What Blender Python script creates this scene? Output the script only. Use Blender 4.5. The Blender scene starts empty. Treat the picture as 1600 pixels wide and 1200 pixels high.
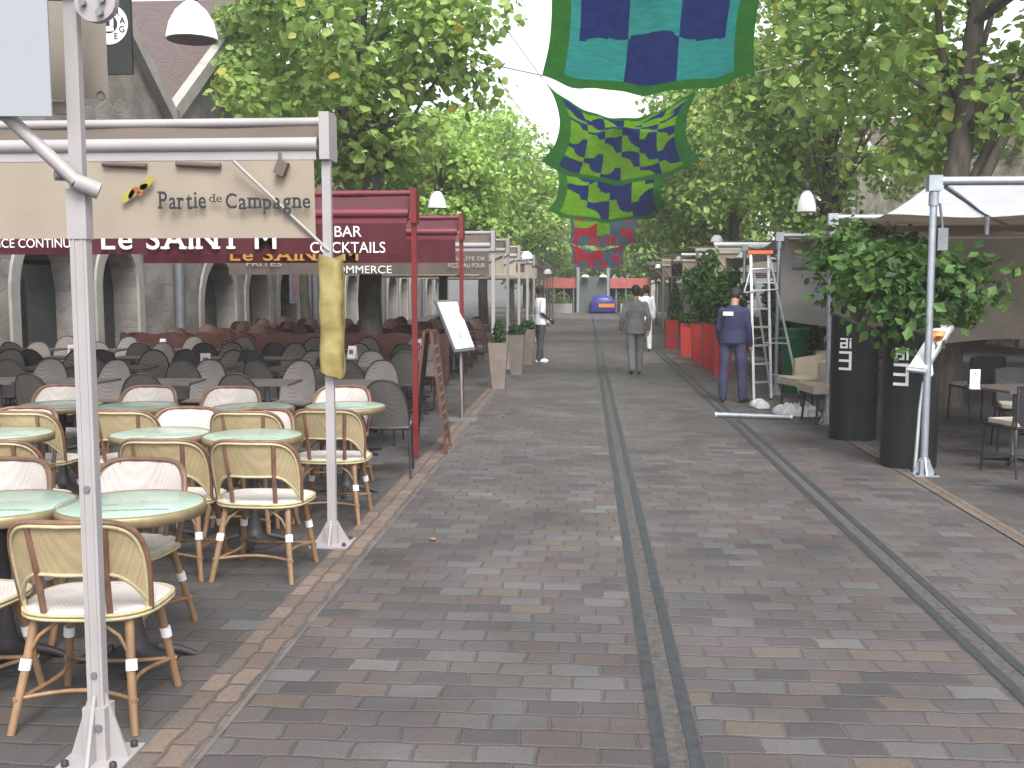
import bpy, math, random
import numpy as np
from mathutils import Vector, Matrix, noise
R = math.radians
random.seed(7); rng = np.random.default_rng(7)
S = bpy.context.scene
C = S.collection
# ---------------------------------------------------------------- camera
F = 1640.0; CAMH = 1.75
cam = bpy.data.objects.new('camera', bpy.data.cameras.new('camera')); C.objects.link(cam)
cam.data.sensor_width = 36; cam.data.lens = F/1600*36; cam.data.clip_start = .05; cam.data.clip_end = 900
YAW = math.atan(115/F); PITCH = math.atan(155/math.hypot(F, 115))
cam.location = (0, 0, CAMH); cam.rotation_euler = (math.pi/2-PITCH, 0, YAW)
S.camera = cam
CM = cam.rotation_euler.to_matrix()
def ray(px, py): return CM @ Vector(((px-800)/F, (600-py)/F, -1))
def G(px, py, z=0.0):
    d = ray(px, py); t = (z-CAMH)/d.z; return Vector((d.x*t, d.y*t, z))
def P(px, py, Y):
    d = ray(px, py); t = Y/d.y; return Vector((d.x*t, Y, CAMH+d.z*t))
# ---------------------------------------------------------------- light
SUN_EL, SUN_AZ = R(50), R(162)
w = bpy.data.worlds.new('World'); S.world = w; w.use_nodes = True
nt = w.node_tree; nt.nodes.clear()
out = nt.nodes.new('ShaderNodeOutputWorld'); bg = nt.nodes.new('ShaderNodeBackground')
sky = nt.nodes.new('ShaderNodeTexSky'); sky.sky_type = 'NISHITA'; sky.sun_disc = False
sky.sun_elevation = SUN_EL; sky.sun_rotation = SUN_AZ; sky.air_density = 1.0; sky.dust_density = 3.0; sky.ozone_density = 1.0
hs = nt.nodes.new('ShaderNodeHueSaturation'); hs.inputs['Saturation'].default_value = .16
nt.links.new(sky.outputs[0], hs.inputs['Color']); nt.links.new(hs.outputs[0], bg.inputs[0])
bg.inputs[1].default_value = .15; nt.links.new(bg.outputs[0], out.inputs[0])
sl = bpy.data.lights.new('sun', 'SUN'); sl.energy = 1.4; sl.angle = R(25); sl.color = (1, .97, .93)
so = bpy.data.objects.new('sun', sl); C.objects.link(so)
sd = Vector((math.sin(SUN_AZ)*math.cos(SUN_EL), math.cos(SUN_AZ)*math.cos(SUN_EL), math.sin(SUN_EL)))
so.rotation_euler = sd.to_track_quat('Z', 'Y').to_euler(); so.location = (0, 0, 30)
S.view_settings.view_transform = 'Standard'; S.view_settings.look = 'None'
S.view_settings.exposure = 1.3; S.view_settings.gamma = 1
S.cycles.max_bounces = 6; S.cycles.transparent_max_bounces = 8
# ---------------------------------------------------------------- helpers
def tag(o, label=None, cat=None, group=None, kind=None):
    if label: o['label'] = label
    if cat: o['category'] = cat
    if group: o['group'] = group
    if kind: o['kind'] = kind
    return o
def empty(name, loc=(0, 0, 0), rz=0, label=None, cat=None, group=None):
    o = bpy.data.objects.new(name, None); C.objects.link(o); o.location = loc; o.rotation_euler = (0, 0, rz)
    o.empty_display_size = .1
    return tag(o, label, cat, group)
def copy_tree(o, parent=None):
    c = o.copy(); C.objects.link(c); c.parent = parent
    for ch in KIDS.get(o.name, []): copy_tree(ch, c)
    return c
KIDS = {}
def dup(root, loc, rz=0, label=None, group=None, scale=None):
    r = copy_tree(root); r.location = loc; r.rotation_euler = (0, 0, rz)
    if scale: r.scale = scale if hasattr(scale, '__len__') else (scale,)*3
    if label: r['label'] = label
    if group: r['group'] = group
    return r
class MB:
    def __init__(s): s.v = []; s.f = []; s.m = []; s.sm = []
    def add(s, vs, fs, mi=0, smooth=False):
        b = len(s.v); s.v += [tuple(p) for p in vs]
        for f in fs: s.f.append([i+b for i in f]); s.m.append(mi); s.sm.append(smooth)
    def box(s, lo, hi, mi=0, rot=None, org=None, bev=0):
        x0, y0, z0 = lo; x1, y1, z1 = hi
        vs = [Vector(p) for p in ((x0,y0,z0),(x1,y0,z0),(x1,y1,z0),(x0,y1,z0),(x0,y0,z1),(x1,y0,z1),(x1,y1,z1),(x0,y1,z1))]
        if rot is not None:
            o = Vector(org or (0,0,0)); vs = [rot @ (p-o) + o for p in vs]
        s.add(vs, [(0,3,2,1),(4,5,6,7),(0,1,5,4),(1,2,6,5),(2,3,7,6),(3,0,4,7)], mi); return s
    def tube(s, pts, r, n=8, mi=0, closed=False, sq=False, caps=True):
        pts = [Vector(p) for p in pts]; k = len(pts)
        rs = list(r) if hasattr(r, '__len__') else [r]*k
        T = []
        for i in range(k):
            a = pts[(i-1) % k] if (closed or i > 0) else pts[i]
            b = pts[(i+1) % k] if (closed or i < k-1) else pts[i]
            t = (b-a); T.append(t.normalized() if t.length > 1e-9 else Vector((0,0,1)))
        up = Vector((0, 0, 1)) if abs(T[0].z) < .9 else Vector((0, 1, 0))
        N = (up - T[0]*up.dot(T[0])).normalized(); vs = []
        for i in range(k):
            if i: N = (N - T[i]*N.dot(T[i])); N = N.normalized() if N.length > 1e-6 else Vector((1,0,0))
            B = T[i].cross(N)
            for j in range(n):
                a = 2*math.pi*(j+(.5 if sq else 0))/n
                q = rs[i]*(1.41421 if sq else 1)
                vs.append(pts[i] + (N*math.cos(a)+B*math.sin(a))*q)
        fs = []
        for i in range(k if closed else k-1):
            i2 = (i+1) % k
            for j in range(n): fs.append((i*n+j, i*n+(j+1) % n, i2*n+(j+1) % n, i2*n+j))
        if caps and not closed:
            s.add(vs[:n], [tuple(range(n-1, -1, -1))], mi); s.add(vs[-n:], [tuple(range(n))], mi)
        s.add(vs, fs, mi, not sq); return s
    def lathe(s, prof, n=20, c=(0, 0, 0), mi=0, smooth=True, cap=True):
        vs = []; fs = []
        for (r, z) in prof:
            for j in range(n):
                a = 2*math.pi*j/n; vs.append((c[0]+r*math.cos(a), c[1]+r*math.sin(a), c[2]+z))
        for i in range(len(prof)-1):
            for j in range(n): fs.append((i*n+j, i*n+(j+1) % n, (i+1)*n+(j+1) % n, (i+1)*n+j))
        if cap:
            s.add(vs[:n], [tuple(range(n-1, -1, -1))], mi); s.add(vs[-n:], [tuple(range(n))], mi)
        s.add(vs, fs, mi, smooth); return s
    def sheet(s, fn, nu, nv, th=.004, mi=0, mf=None, mi_back=None, smooth=True):
        """closed thin slab following fn(u,v), thickness along the surface normal"""
        e = 1e-3; top = []; bot = []
        for i in range(nu+1):
            for j in range(nv+1):
                u, v = i/nu, j/nv
                p = Vector(fn(u, v))
                du = Vector(fn(min(u+e, 1), v))-Vector(fn(max(u-e, 0), v)); dv = Vector(fn(u, min(v+e, 1)))-Vector(fn(u, max(v-e, 0)))
                n_ = du.cross(dv); n_ = n_.normalized() if n_.length > 1e-12 else Vector((0, 0, 1))
                top.append(p+n_*th/2); bot.append(p-n_*th/2)
        b = len(s.v); s.v += [tuple(p) for p in top+bot]; M = (nu+1)*(nv+1)
        def A(fi, m, sm_=None):
            if sm_ is False:
                k = len(s.v); s.v += [s.v[q+b] for q in fi]; s.f.append([k, k+1, k+2, k+3]); s.m.append(m); s.sm.append(False)
            else: s.f.append([q+b for q in fi]); s.m.append(m); s.sm.append(smooth)
        for i in range(nu):
            for j in range(nv):
                a0 = i*(nv+1)+j; q = (a0, a0+nv+1, a0+nv+2, a0+1)
                m = mf((i+.5)/nu, (j+.5)/nv) if mf else mi
                A(q, m); A([x+M for x in reversed(q)], m if mi_back is None else mi_back)
        for i in range(nu):
            a0 = i*(nv+1); A((a0, a0+M, a0+nv+1+M, a0+nv+1), mi, False); a0 += nv; A((a0, a0+nv+1, a0+nv+1+M, a0+M), mi, False)
        for j in range(nv):
            A((j, j+1, j+1+M, j+M), mi, False); a0 = nu*(nv+1)+j; A((a0, a0+M, a0+1+M, a0+1), mi, False)
        return s
    def build(s, name, mats, parent=None, loc=None):
        me = bpy.data.meshes.new(name); me.from_pydata(s.v, [], s.f)
        mats = mats if isinstance(mats, (list, tuple)) else [mats]
        for m in mats: me.materials.append(m)
        me.polygons.foreach_set('material_index', s.m); me.polygons.foreach_set('use_smooth', s.sm); me.update()
        return link(name, me, parent, loc)
def link(name, me, parent=None, loc=None):
    o = bpy.data.objects.new(name, me); C.objects.link(o)
    if loc is not None: o.location = loc
    if parent is not None:
        o.parent = parent; KIDS.setdefault(parent.name, []).append(o)
    return o
# ---------------------------------------------------------------- materials
def nodes(name):
    m = bpy.data.materials.new(name); m.use_nodes = True; n = m.node_tree
    return m, n, n.nodes['Principled BSDF']
def mat(name, col, rough=.7, metal=0, var=.18, scale=6, bump=.0, bscale=60, trans=0, spec=.4, dirt=None, stretch=None):
    m, n, p = nodes(name); L = n.links
    tc = n.nodes.new('ShaderNodeTexCoord'); src = tc.outputs['Object']
    if stretch:
        mp = n.nodes.new('ShaderNodeMapping'); mp.inputs['Scale'].default_value = stretch; L.new(src, mp.inputs[0]); src = mp.outputs[0]
    nz = n.nodes.new('ShaderNodeTexNoise'); nz.inputs['Scale'].default_value = scale; nz.inputs['Detail'].default_value = 6
    L.new(src, nz.inputs['Vector'])
    rp = n.nodes.new('ShaderNodeValToRGB'); c = Vector(col)
    rp.color_ramp.elements[0].position = .3; rp.color_ramp.elements[1].position = .72
    d = Vector(dirt) if dirt else c*(1-var)
    rp.color_ramp.elements[0].color = (*d, 1)
    rp.color_ramp.elements[1].color = (*[min(x*(1+var*.6), 1) for x in c], 1)
    L.new(nz.outputs['Fac'], rp.inputs[0]); L.new(rp.outputs[0], p.inputs['Base Color'])
    p.inputs['Roughness'].default_value = rough; p.inputs['Metallic'].default_value = metal
    p.inputs['Specular IOR Level'].default_value = spec
    if bump:
        n2 = n.nodes.new('ShaderNodeTexNoise'); n2.inputs['Scale'].default_value = bscale; n2.inputs['Detail'].default_value = 4
        L.new(src, n2.inputs['Vector']); b = n.nodes.new('ShaderNodeBump'); b.inputs['Strength'].default_value = bump
        b.inputs['Distance'].default_value = .01
        L.new(n2.outputs['Fac'], b.inputs['Height']); L.new(b.outputs[0], p.inputs['Normal'])
    if trans:
        t = n.nodes.new('ShaderNodeBsdfTranslucent'); L.new(rp.outputs[0], t.inputs[0])
        mx = n.nodes.new('ShaderNodeMixShader'); mx.inputs[0].default_value = trans
        L.new(p.outputs[0], mx.inputs[1]); L.new(t.outputs[0], mx.inputs[2]); L.new(mx.outputs[0], n.nodes['Material Output'].inputs[0])
    return m
def weave(name, c1, c2, sc=70, bump=.5):
    m, n, p = nodes(name); L = n.links
    tc = n.nodes.new('ShaderNodeTexCoord'); ck = n.nodes.new('ShaderNodeTexChecker')
    mp = n.nodes.new('ShaderNodeMapping'); mp.inputs['Rotation'].default_value = (.5, .3, .78)
    L.new(tc.outputs['Object'], mp.inputs[0]); L.new(mp.outputs[0], ck.inputs['Vector'])
    ck.inputs['Scale'].default_value = sc; ck.inputs['Color1'].default_value = (*c1, 1); ck.inputs['Color2'].default_value = (*c2, 1)
    nz = n.nodes.new('ShaderNodeTexNoise'); nz.inputs['Scale'].default_value = 9; L.new(tc.outputs['Object'], nz.inputs['Vector'])
    mr = n.nodes.new('ShaderNodeMapRange'); mr.inputs[3].default_value = .72; mr.inputs[4].default_value = 1.15; L.new(nz.outputs['Fac'], mr.inputs[0])
    mu = n.nodes.new('ShaderNodeMix'); mu.data_type = 'RGBA'; mu.blend_type = 'MULTIPLY'; mu.inputs[0].default_value = 1
    L.new(ck.outputs[0], mu.inputs[6]); L.new(mr.outputs[0], mu.inputs[7]); L.new(mu.outputs[2], p.inputs['Base Color'])
    b = n.nodes.new('ShaderNodeBump'); b.inputs['Strength'].default_value = bump; b.inputs['Distance'].default_value = .003
    L.new(ck.outputs['Fac'], b.inputs['Height']); L.new(b.outputs[0], p.inputs['Normal'])
    p.inputs['Roughness'].default_value = .65
    return m
def leafmat(name, dark, light, autumn=None):
    m, n, p = nodes(name); L = n.links; n.nodes.remove(p)
    ge = n.nodes.new('ShaderNodeNewGeometry'); tc = n.nodes.new('ShaderNodeTexCoord')
    nz = n.nodes.new('ShaderNodeTexNoise'); nz.inputs['Scale'].default_value = .9; nz.inputs['Detail'].default_value = 2
    L.new(tc.outputs['Object'], nz.inputs['Vector'])
    ad = n.nodes.new('ShaderNodeMath'); ad.operation = 'ADD'; L.new(ge.outputs['Random Per Island'], ad.inputs[0]); L.new(nz.outputs['Fac'], ad.inputs[1])
    ml = n.nodes.new('ShaderNodeMath'); ml.operation = 'MULTIPLY'; ml.inputs[1].default_value = .5; L.new(ad.outputs[0], ml.inputs[0])
    rp = n.nodes.new('ShaderNodeValToRGB'); e = rp.color_ramp.elements
    e[0].position = .15; e[0].color = (*dark, 1); e[1].position = .72; e[1].color = (*light, 1)
    if autumn: q = e.new(.80); q.color = (*autumn, 1)
    L.new(ml.outputs[0], rp.inputs[0])
    d = n.nodes.new('ShaderNodeBsdfPrincipled'); d.inputs['Roughness'].default_value = .5; d.inputs['Specular IOR Level'].default_value = .35
    t = n.nodes.new('ShaderNodeBsdfTranslucent'); mx = n.nodes.new('ShaderNodeMixShader'); mx.inputs[0].default_value = .45
    L.new(rp.outputs[0], d.inputs['Base Color']); L.new(rp.outputs[0], t.inputs[0]); L.new(d.outputs[0], mx.inputs[1]); L.new(t.outputs[0], mx.inputs[2])
    L.new(mx.outputs[0], n.nodes['Material Output'].inputs[0]); return m
def setts(name, bw, bh, cols, joint, off=.5, swap=False, jw=.008, dirt=.5, bump=.6, rough=.75, spec=.35):
    """random coloured setts in running bond: nodes on object coordinates"""
    m, n, p = nodes(name); L = n.links; N = n.nodes.new
    tc = N('ShaderNodeTexCoord')
    wn = N('ShaderNodeTexNoise'); wn.inputs['Scale'].default_value = 6; wn.inputs['Detail'].default_value = 4; L.new(tc.outputs['Object'], wn.inputs['Vector'])
    sub = N('ShaderNodeVectorMath'); sub.operation = 'SUBTRACT'; sub.inputs[1].default_value = (.5,)*3; L.new(wn.outputs['Color'], sub.inputs[0])
    scl = N('ShaderNodeVectorMath'); scl.operation = 'SCALE'; scl.inputs['Scale'].default_value = .052; L.new(sub.outputs[0], scl.inputs[0])
    av = N('ShaderNodeVectorMath'); L.new(tc.outputs['Object'], av.inputs[0]); L.new(scl.outputs[0], av.inputs[1])
    sp = N('ShaderNodeSeparateXYZ'); L.new(av.outputs[0], sp.inputs[0])
    def M(op, a, b=None):
        q = N('ShaderNodeMath'); q.operation = op
        for i, x in enumerate((a, b)):
            if x is None: continue
            if isinstance(x, (int, float)): q.inputs[i].default_value = x
            else: L.new(x, q.inputs[i])
        return q.outputs[0]
    X, Y = (sp.outputs[1], sp.outputs[0]) if swap else (sp.outputs[0], sp.outputs[1])
    yr = M('DIVIDE', Y, bh); row = M('FLOOR', yr); fy = M('SUBTRACT', yr, row)
    wr = N('ShaderNodeTexWhiteNoise'); wr.noise_dimensions = '1D'; L.new(row, wr.inputs['W'])
    sh = M('ADD', M('MULTIPLY', M('MODULO', row, 2), off), M('MULTIPLY', wr.outputs['Value'], .3))
    xr = M('ADD', M('DIVIDE', X, bw), sh); col = M('FLOOR', xr); fx = M('SUBTRACT', xr, col)
    cb = N('ShaderNodeCombineXYZ'); L.new(row, cb.inputs[0]); L.new(col, cb.inputs[1])
    wb = N('ShaderNodeTexWhiteNoise'); wb.noise_dimensions = '2D'; L.new(cb.outputs[0], wb.inputs['Vector'])
    rp = N('ShaderNodeValToRGB'); rp.color_ramp.interpolation = 'CONSTANT'; e = rp.color_ramp.elements
    acc = 0; tot = sum(c[1] for c in cols)
    for i, (c, wt) in enumerate(cols):
        if i < 2: q = e[i]; q.position = acc
        else: q = e.new(acc)
        q.color = (*c, 1); acc += wt/tot
    L.new(wb.outputs['Value'], rp.inputs[0])
    ex = M('MULTIPLY', M('MINIMUM', fx, M('SUBTRACT', 1, fx)), bw); ey = M('MULTIPLY', M('MINIMUM', fy, M('SUBTRACT', 1, fy)), bh)
    dd = M('MINIMUM', ex, ey)
    mr = N('ShaderNodeMapRange'); mr.interpolation_type = 'SMOOTHSTEP'; mr.inputs[1].default_value = jw*.3; mr.inputs[2].default_value = jw*1.8; L.new(dd, mr.inputs[0])
    # wear: fine speckle and broad stains
    n1 = N('ShaderNodeTexNoise'); n1.inputs['Scale'].default_value = 1.1; n1.inputs['Detail'].default_value = 5; L.new(tc.outputs['Object'], n1.inputs['Vector'])
    r1 = N('ShaderNodeMapRange'); r1.inputs[1].default_value = .3; r1.inputs[2].default_value = .7; r1.inputs[3].default_value = 1-dirt*.5; r1.inputs[4].default_value = 1.12; L.new(n1.outputs['Fac'], r1.inputs[0])
    n3 = N('ShaderNodeTexNoise'); n3.inputs['Scale'].default_value = 85; n3.inputs['Detail'].default_value = 3; L.new(tc.outputs['Object'], n3.inputs['Vector'])
    r3 = N('ShaderNodeMapRange'); r3.inputs[1].default_value = .3; r3.inputs[2].default_value = .7; r3.inputs[3].default_value = .8; r3.inputs[4].default_value = 1.18; L.new(n3.outputs['Fac'], r3.inputs[0])
    k = M('MULTIPLY', r1.outputs[0], r3.outputs[0])
    mx = N('ShaderNodeMix'); mx.data_type = 'RGBA'; mx.inputs[6].default_value = (*joint, 1); L.new(mr.outputs[0], mx.inputs[0]); L.new(rp.outputs[0], mx.inputs[7])
    mu = N('ShaderNodeMix'); mu.data_type = 'RGBA'; mu.blend_type = 'MULTIPLY'; mu.inputs[0].default_value = 1; L.new(mx.outputs[2], mu.inputs[6]); L.new(k, mu.inputs[7])
    L.new(mu.outputs[2], p.inputs['Base Color'])
    hgt = M('ADD', M('ADD', mr.outputs[0], M('MULTIPLY', n3.outputs['Fac'], .25)), M('MULTIPLY', wb.outputs['Value'], .5))
    b = N('ShaderNodeBump'); b.inputs['Strength'].default_value = bump; b.inputs['Distance'].default_value = .01; L.new(hgt, b.inputs['Height']); L.new(b.outputs[0], p.inputs['Normal'])
    p.inputs['Roughness'].default_value = rough; p.inputs['Specular IOR Level'].default_value = spec
    return m
def glass(name, col=(.03, .035, .04), rough=.08):
    m, n, p = nodes(name); p.inputs['Base Color'].default_value = (*col, 1); p.inputs['Roughness'].default_value = rough; return m
M = {}
ST = [((.088,.075,.073),4),((.100,.086,.083),4),((.090,.074,.078),3),((.072,.060,.064),3),((.112,.092,.078),2),((.104,.098,.100),3),((.128,.124,.124),.3),((.082,.078,.078),3),((.090,.070,.066),2),((.062,.056,.060),1)]
M['setts'] = setts('road_setts', .232, .148, ST, (.080,.072,.067), jw=.007, bump=.6, dirt=.7, rough=.56, spec=.5)
M['terrace'] = setts('terrace_setts', .26, .17, [((.062,.057,.056),3),((.075,.068,.066),3),((.085,.073,.068),2),((.068,.065,.067),2),((.10,.10,.10),.5)], (.066,.061,.057))
M['band'] = setts('band_brick', .20, .112, [((.150,.112,.090),3),((.125,.096,.080),2),((.170,.130,.103),2),((.118,.096,.084),1)], (.09,.075,.065), swap=True, dirt=.4)
M['kerbline'] = mat('kerb_stone', (.115,.107,.103), .8, var=.3, bump=.4)
M['rail'] = mat('rail_steel', (.062,.066,.073), .5, .4, var=.3, scale=14, bump=.15)
M['railfill'] = mat('rail_mortar', (.075,.07,.066), .9, var=.4, scale=25, bump=.6)
M['ground'] = mat('ground_asphalt', (.07,.068,.066), .9)
M['white'] = mat('white_paint', (.32,.30,.305), .5, var=.08, scale=3, bump=.05, dirt=(.28,.262,.262))
M['whitegloss'] = mat('white_enamel', (.9,.9,.9), .3, var=.06)
M['cream'] = mat('cream_canvas', (.37,.31,.25), .85, var=.07, scale=3, bump=.12, bscale=250, trans=.25)
M['creamlight'] = mat('pale_canvas', (.62,.54,.44), .85, var=.12, scale=3, bump=.1, bscale=200, trans=.4)
M['burg'] = mat('burgundy_canvas', (.085,.012,.021), .8, var=.12, scale=3, bump=.12, bscale=250, trans=.2)
M['burgmetal'] = mat('burgundy_metal', (.14,.024,.036), .45, var=.2)
M['redpost'] = mat('red_post_paint', (.145,.014,.016), .4, var=.2, scale=5)
M['taupe'] = mat('taupe_canvas', (.125,.10,.085), .85, var=.15, scale=3, bump=.1, bscale=200, trans=.15)
M['greycanvas'] = mat('grey_canvas', (.52,.50,.48), .8, var=.18, scale=2.5, bump=.15, bscale=30, trans=.5)
M['tancanvas'] = mat('tan_canvas', (.44,.39,.335), .8, var=.2, scale=2.5, bump=.15, bscale=30, trans=.5)
M['whitecanvas'] = mat('translucent_white_canvas', (.85,.85,.88), .8, var=.05, trans=.75)
M['vinyl'] = mat('grey_vinyl', (.27,.285,.31), .5, var=.06, scale=2)
M['darkmetal'] = mat('dark_metal', (.035,.035,.038), .5, .5)
M['galv'] = mat('galvanised_steel', (.33,.36,.40), .42, .55, var=.15, scale=12)
M['alu'] = mat('aluminium', (.58,.60,.62), .38, .6, var=.12)
M['iron'] = mat('cast_iron', (.035,.032,.035), .55, .3)
M['letterw'] = mat('white_lettering', (.72,.70,.70), .7, var=.05)
M['letterg'] = mat('gold_lettering', (.5,.26,.05), .6, var=.1)
M['letterd'] = mat('charcoal_lettering', (.02,.022,.027), .7, var=.1)
M['lettert'] = mat('faded_lettering', (.36,.33,.30), .7, var=.1)
M['yellow'] = mat('ochre_paint', (.30,.25,.05), .7); M['rust'] = mat('rust_paint', (.30,.07,.03), .7)
M['kraft'] = mat('yellowed_wrapping', (.25,.22,.09), .6, var=.35, scale=9, bump=.4, bscale=22, dirt=(.17,.12,.03))
M['stone'] = None
M['rattan'] = mat('brown_rattan', (.235,.14,.075), .45, var=.35, scale=18, stretch=(1,1,.3))
M['rattandark'] = mat('dark_rattan_rim', (.17,.09,.06), .4, var=.3, scale=18)
M['cane'] = mat('yellow_cane_binding', (.43,.375,.22), .45, var=.2, scale=30)
M['tie'] = mat('white_plastic_tie', (.75,.74,.75), .5)
M['weavetan'] = weave('tan_weave', (.42,.335,.195), (.33,.26,.145), 110)
M['weavewhite'] = weave('white_weave', (.62,.57,.54), (.50,.455,.42), 110)
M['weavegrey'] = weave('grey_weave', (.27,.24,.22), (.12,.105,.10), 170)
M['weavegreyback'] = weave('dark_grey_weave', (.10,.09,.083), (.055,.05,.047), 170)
M['weaveblack'] = weave('black_weave', (.045,.045,.048), (.02,.02,.022), 95)
M['cushion'] = mat('cream_cushion', (.48,.42,.35), .9)
M['redwood'] = mat('red_brown_wood', (.07,.027,.022), .5, var=.35, scale=12)
M['brass'] = mat('brass_rim', (.27,.215,.12), .4, .4, var=.3, scale=12)
M['darktop'] = mat('dark_table_top', (.11,.095,.09), .35, var=.2)
M['card'] = mat('white_card', (.72,.72,.74), .6, var=.05)
M['slate'] = mat('slate_board', (.05,.052,.05), .7, var=.3)
M['wood'] = mat('reddish_wood', (.11,.042,.03), .5, var=.3, scale=10)
M['planter'] = mat('taupe_planter', (.20,.165,.14), .8, var=.2, bump=.2)
M['redplanter'] = mat('red_planter', (.37,.024,.02), .5, var=.15)
M['black'] = mat('satin_black', (.012,.013,.013), .42, var=.2)
M['soil'] = mat('soil', (.05,.035,.025), .95, bump=.8)
M['bark'] = mat('bark', (.095,.085,.07), .95, var=.45, scale=9, bump=1, bscale=26, stretch=(1,1,.35))
M['stem'] = mat('brown_stem', (.10,.065,.04), .9, var=.3)
M['leafA'] = leafmat('leaf_mid_green', (.10,.19,.045), (.38,.54,.14), (.42,.33,.06))
M['leafB'] = leafmat('leaf_bright_green', (.17,.29,.06), (.45,.64,.17))
M['leafC'] = leafmat('leaf_dark_green', (.09,.175,.04), (.35,.50,.13), (.36,.30,.06))
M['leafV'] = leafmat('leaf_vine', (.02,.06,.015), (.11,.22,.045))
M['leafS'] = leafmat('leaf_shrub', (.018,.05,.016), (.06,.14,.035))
M['roof'] = None
M['zinc'] = mat('zinc_pipe', (.20,.21,.23), .5, .5, var=.15)
M['plaster'] = mat('pale_plaster', (.34,.32,.30), .85, var=.15, scale=3, bump=.2)
M['glass'] = glass('dark_glass')
M['interior'] = mat('dark_interior', (.03,.028,.028), .9)
M['skin_dark'] = mat('dark_skin', (.055,.03,.022), .5, var=.1); M['skin'] = mat('tan_skin', (.36,.20,.14), .5, var=.1)
M['hair'] = mat('dark_hair', (.02,.016,.014), .7, var=.3, scale=60, bump=.5)
M['suit'] = mat('grey_suit', (.135,.135,.14), .85, var=.2, scale=9, bump=.9, bscale=11)
M['suit2'] = mat('grey_trousers', (.15,.15,.155), .85, var=.2, scale=9, bump=.9, bscale=11)
M['navy'] = mat('navy_workwear', (.028,.032,.085), .85, var=.3, scale=8, bump=1, bscale=11)
M['navy2'] = mat('navy_trousers', (.04,.042,.09), .85, var=.3, scale=8, bump=1, bscale=11)
M['tshirt'] = mat('white_cotton', (.72,.74,.80), .85, var=.1, scale=8, bump=.9, bscale=10)
M['jeans'] = mat('dark_jeans', (.055,.06,.068), .85, var=.2)
M['shoe'] = mat('black_shoe', (.02,.018,.016), .45); M['whiteshoe'] = mat('white_shoe', (.75,.75,.76), .5); M['eye'] = mat('eye', (.02,.02,.02), .2)
M['bluecar'] = mat('blue_body_paint', (.03,.035,.22), .3); M['orange'] = mat('orange_paint', (.75,.25,.03), .5)
M['mint'] = None
M['green'] = mat('green_plastic', (.01,.16,.05), .4); M['sofa'] = mat('beige_leather', (.34,.29,.22), .6, var=.2)
M['plastic'] = mat('crumpled_plastic', (.62,.60,.63), .3, var=.15, trans=.3)
M['poster'] = mat('poster_blue_red', (.25,.38,.6), .5, dirt=(.55,.08,.06), scale=5)
M['teal'] = mat('teal_cloth', (.16,.58,.56), .8, var=.14, scale=4, trans=.6, stretch=(1,4,1)); M['bluecloth'] = mat('blue_cloth', (.09,.15,.40), .8, var=.14, trans=.6, bump=.5, bscale=14)
M['lime'] = mat('lime_cloth', (.42,.66,.09), .8, var=.14, trans=.6, bump=.5, bscale=14); M['greencloth'] = mat('green_cloth_border', (.16,.42,.14), .8, var=.14, trans=.6, bump=.5, bscale=14)
M['pink'] = mat('pink_cloth', (.72,.12,.2), .8, var=.1, trans=.55); M['greycloth'] = mat('blue_grey_cloth', (.28,.38,.45), .8, var=.1, trans=.55)
M['redband'] = mat('red_sign_band', (.38,.10,.09), .7); M['concrete'] = mat('concrete', (.33,.31,.29), .85, var=.15)
M['rope'] = mat('thin_rope', (.20,.19,.18), .8)
def stone_mat(name, base, light):
    m, n, p = nodes(name); L = n.links; N = n.nodes.new
    tc = N('ShaderNodeTexCoord'); mp = N('ShaderNodeMapping'); mp.inputs['Scale'].default_value = (1, 1, 1.7); L.new(tc.outputs['Object'], mp.inputs[0])
    v = N('ShaderNodeTexVoronoi'); v.feature = 'DISTANCE_TO_EDGE'; v.inputs['Scale'].default_value = 2.6; L.new(mp.outputs[0], v.inputs['Vector'])
    v2 = N('ShaderNodeTexVoronoi'); v2.inputs['Scale'].default_value = 2.6; L.new(mp.outputs[0], v2.inputs['Vector'])
    rr = N('ShaderNodeMapRange'); rr.inputs[1].default_value = .01; rr.inputs[2].default_value = .07; L.new(v.outputs[0], rr.inputs[0])
    hv = N('ShaderNodeSeparateColor'); L.new(v2.outputs['Color'], hv.inputs[0])
    rp = N('ShaderNodeValToRGB'); rp.color_ramp.elements[0].color = (*[x*.82 for x in base], 1); rp.color_ramp.elements[1].color = (*light, 1); L.new(hv.outputs[0], rp.inputs[0])
    nz = N('ShaderNodeTexNoise'); nz.inputs['Scale'].default_value = 1.3; nz.inputs['Detail'].default_value = 8; L.new(tc.outputs['Object'], nz.inputs['Vector'])
    r2 = N('ShaderNodeMapRange'); r2.inputs[1].default_value = .3; r2.inputs[2].default_value = .7; r2.inputs[3].default_value = .65; r2.inputs[4].default_value = 1.15; L.new(nz.outputs['Fac'], r2.inputs[0])
    mx = N('ShaderNodeMix'); mx.data_type = 'RGBA'; mx.inputs[6].default_value = (*[x*.88 for x in light], 1); L.new(rr.outputs[0], mx.inputs[0]); L.new(rp.outputs[0], mx.inputs[7])
    mu = N('ShaderNodeMix'); mu.data_type = 'RGBA'; mu.blend_type = 'MULTIPLY'; mu.inputs[0].default_value = 1; L.new(mx.outputs[2], mu.inputs[6]); L.new(r2.outputs[0], mu.inputs[7]); L.new(mu.outputs[2], p.inputs['Base Color'])
    b = N('ShaderNodeBump'); b.inputs['Strength'].default_value = .25; b.inputs['Distance'].default_value = .015; L.new(rr.outputs[0], b.inputs['Height']); L.new(b.outputs[0], p.inputs['Normal']); p.inputs['Roughness'].default_value = .9
    return m
M['stone'] = stone_mat('rubble_stone', (.27,.24,.22), (.30,.275,.255)); M['stonelight'] = stone_mat('cream_stone', (.52,.46,.36), (.68,.62,.50))
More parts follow.
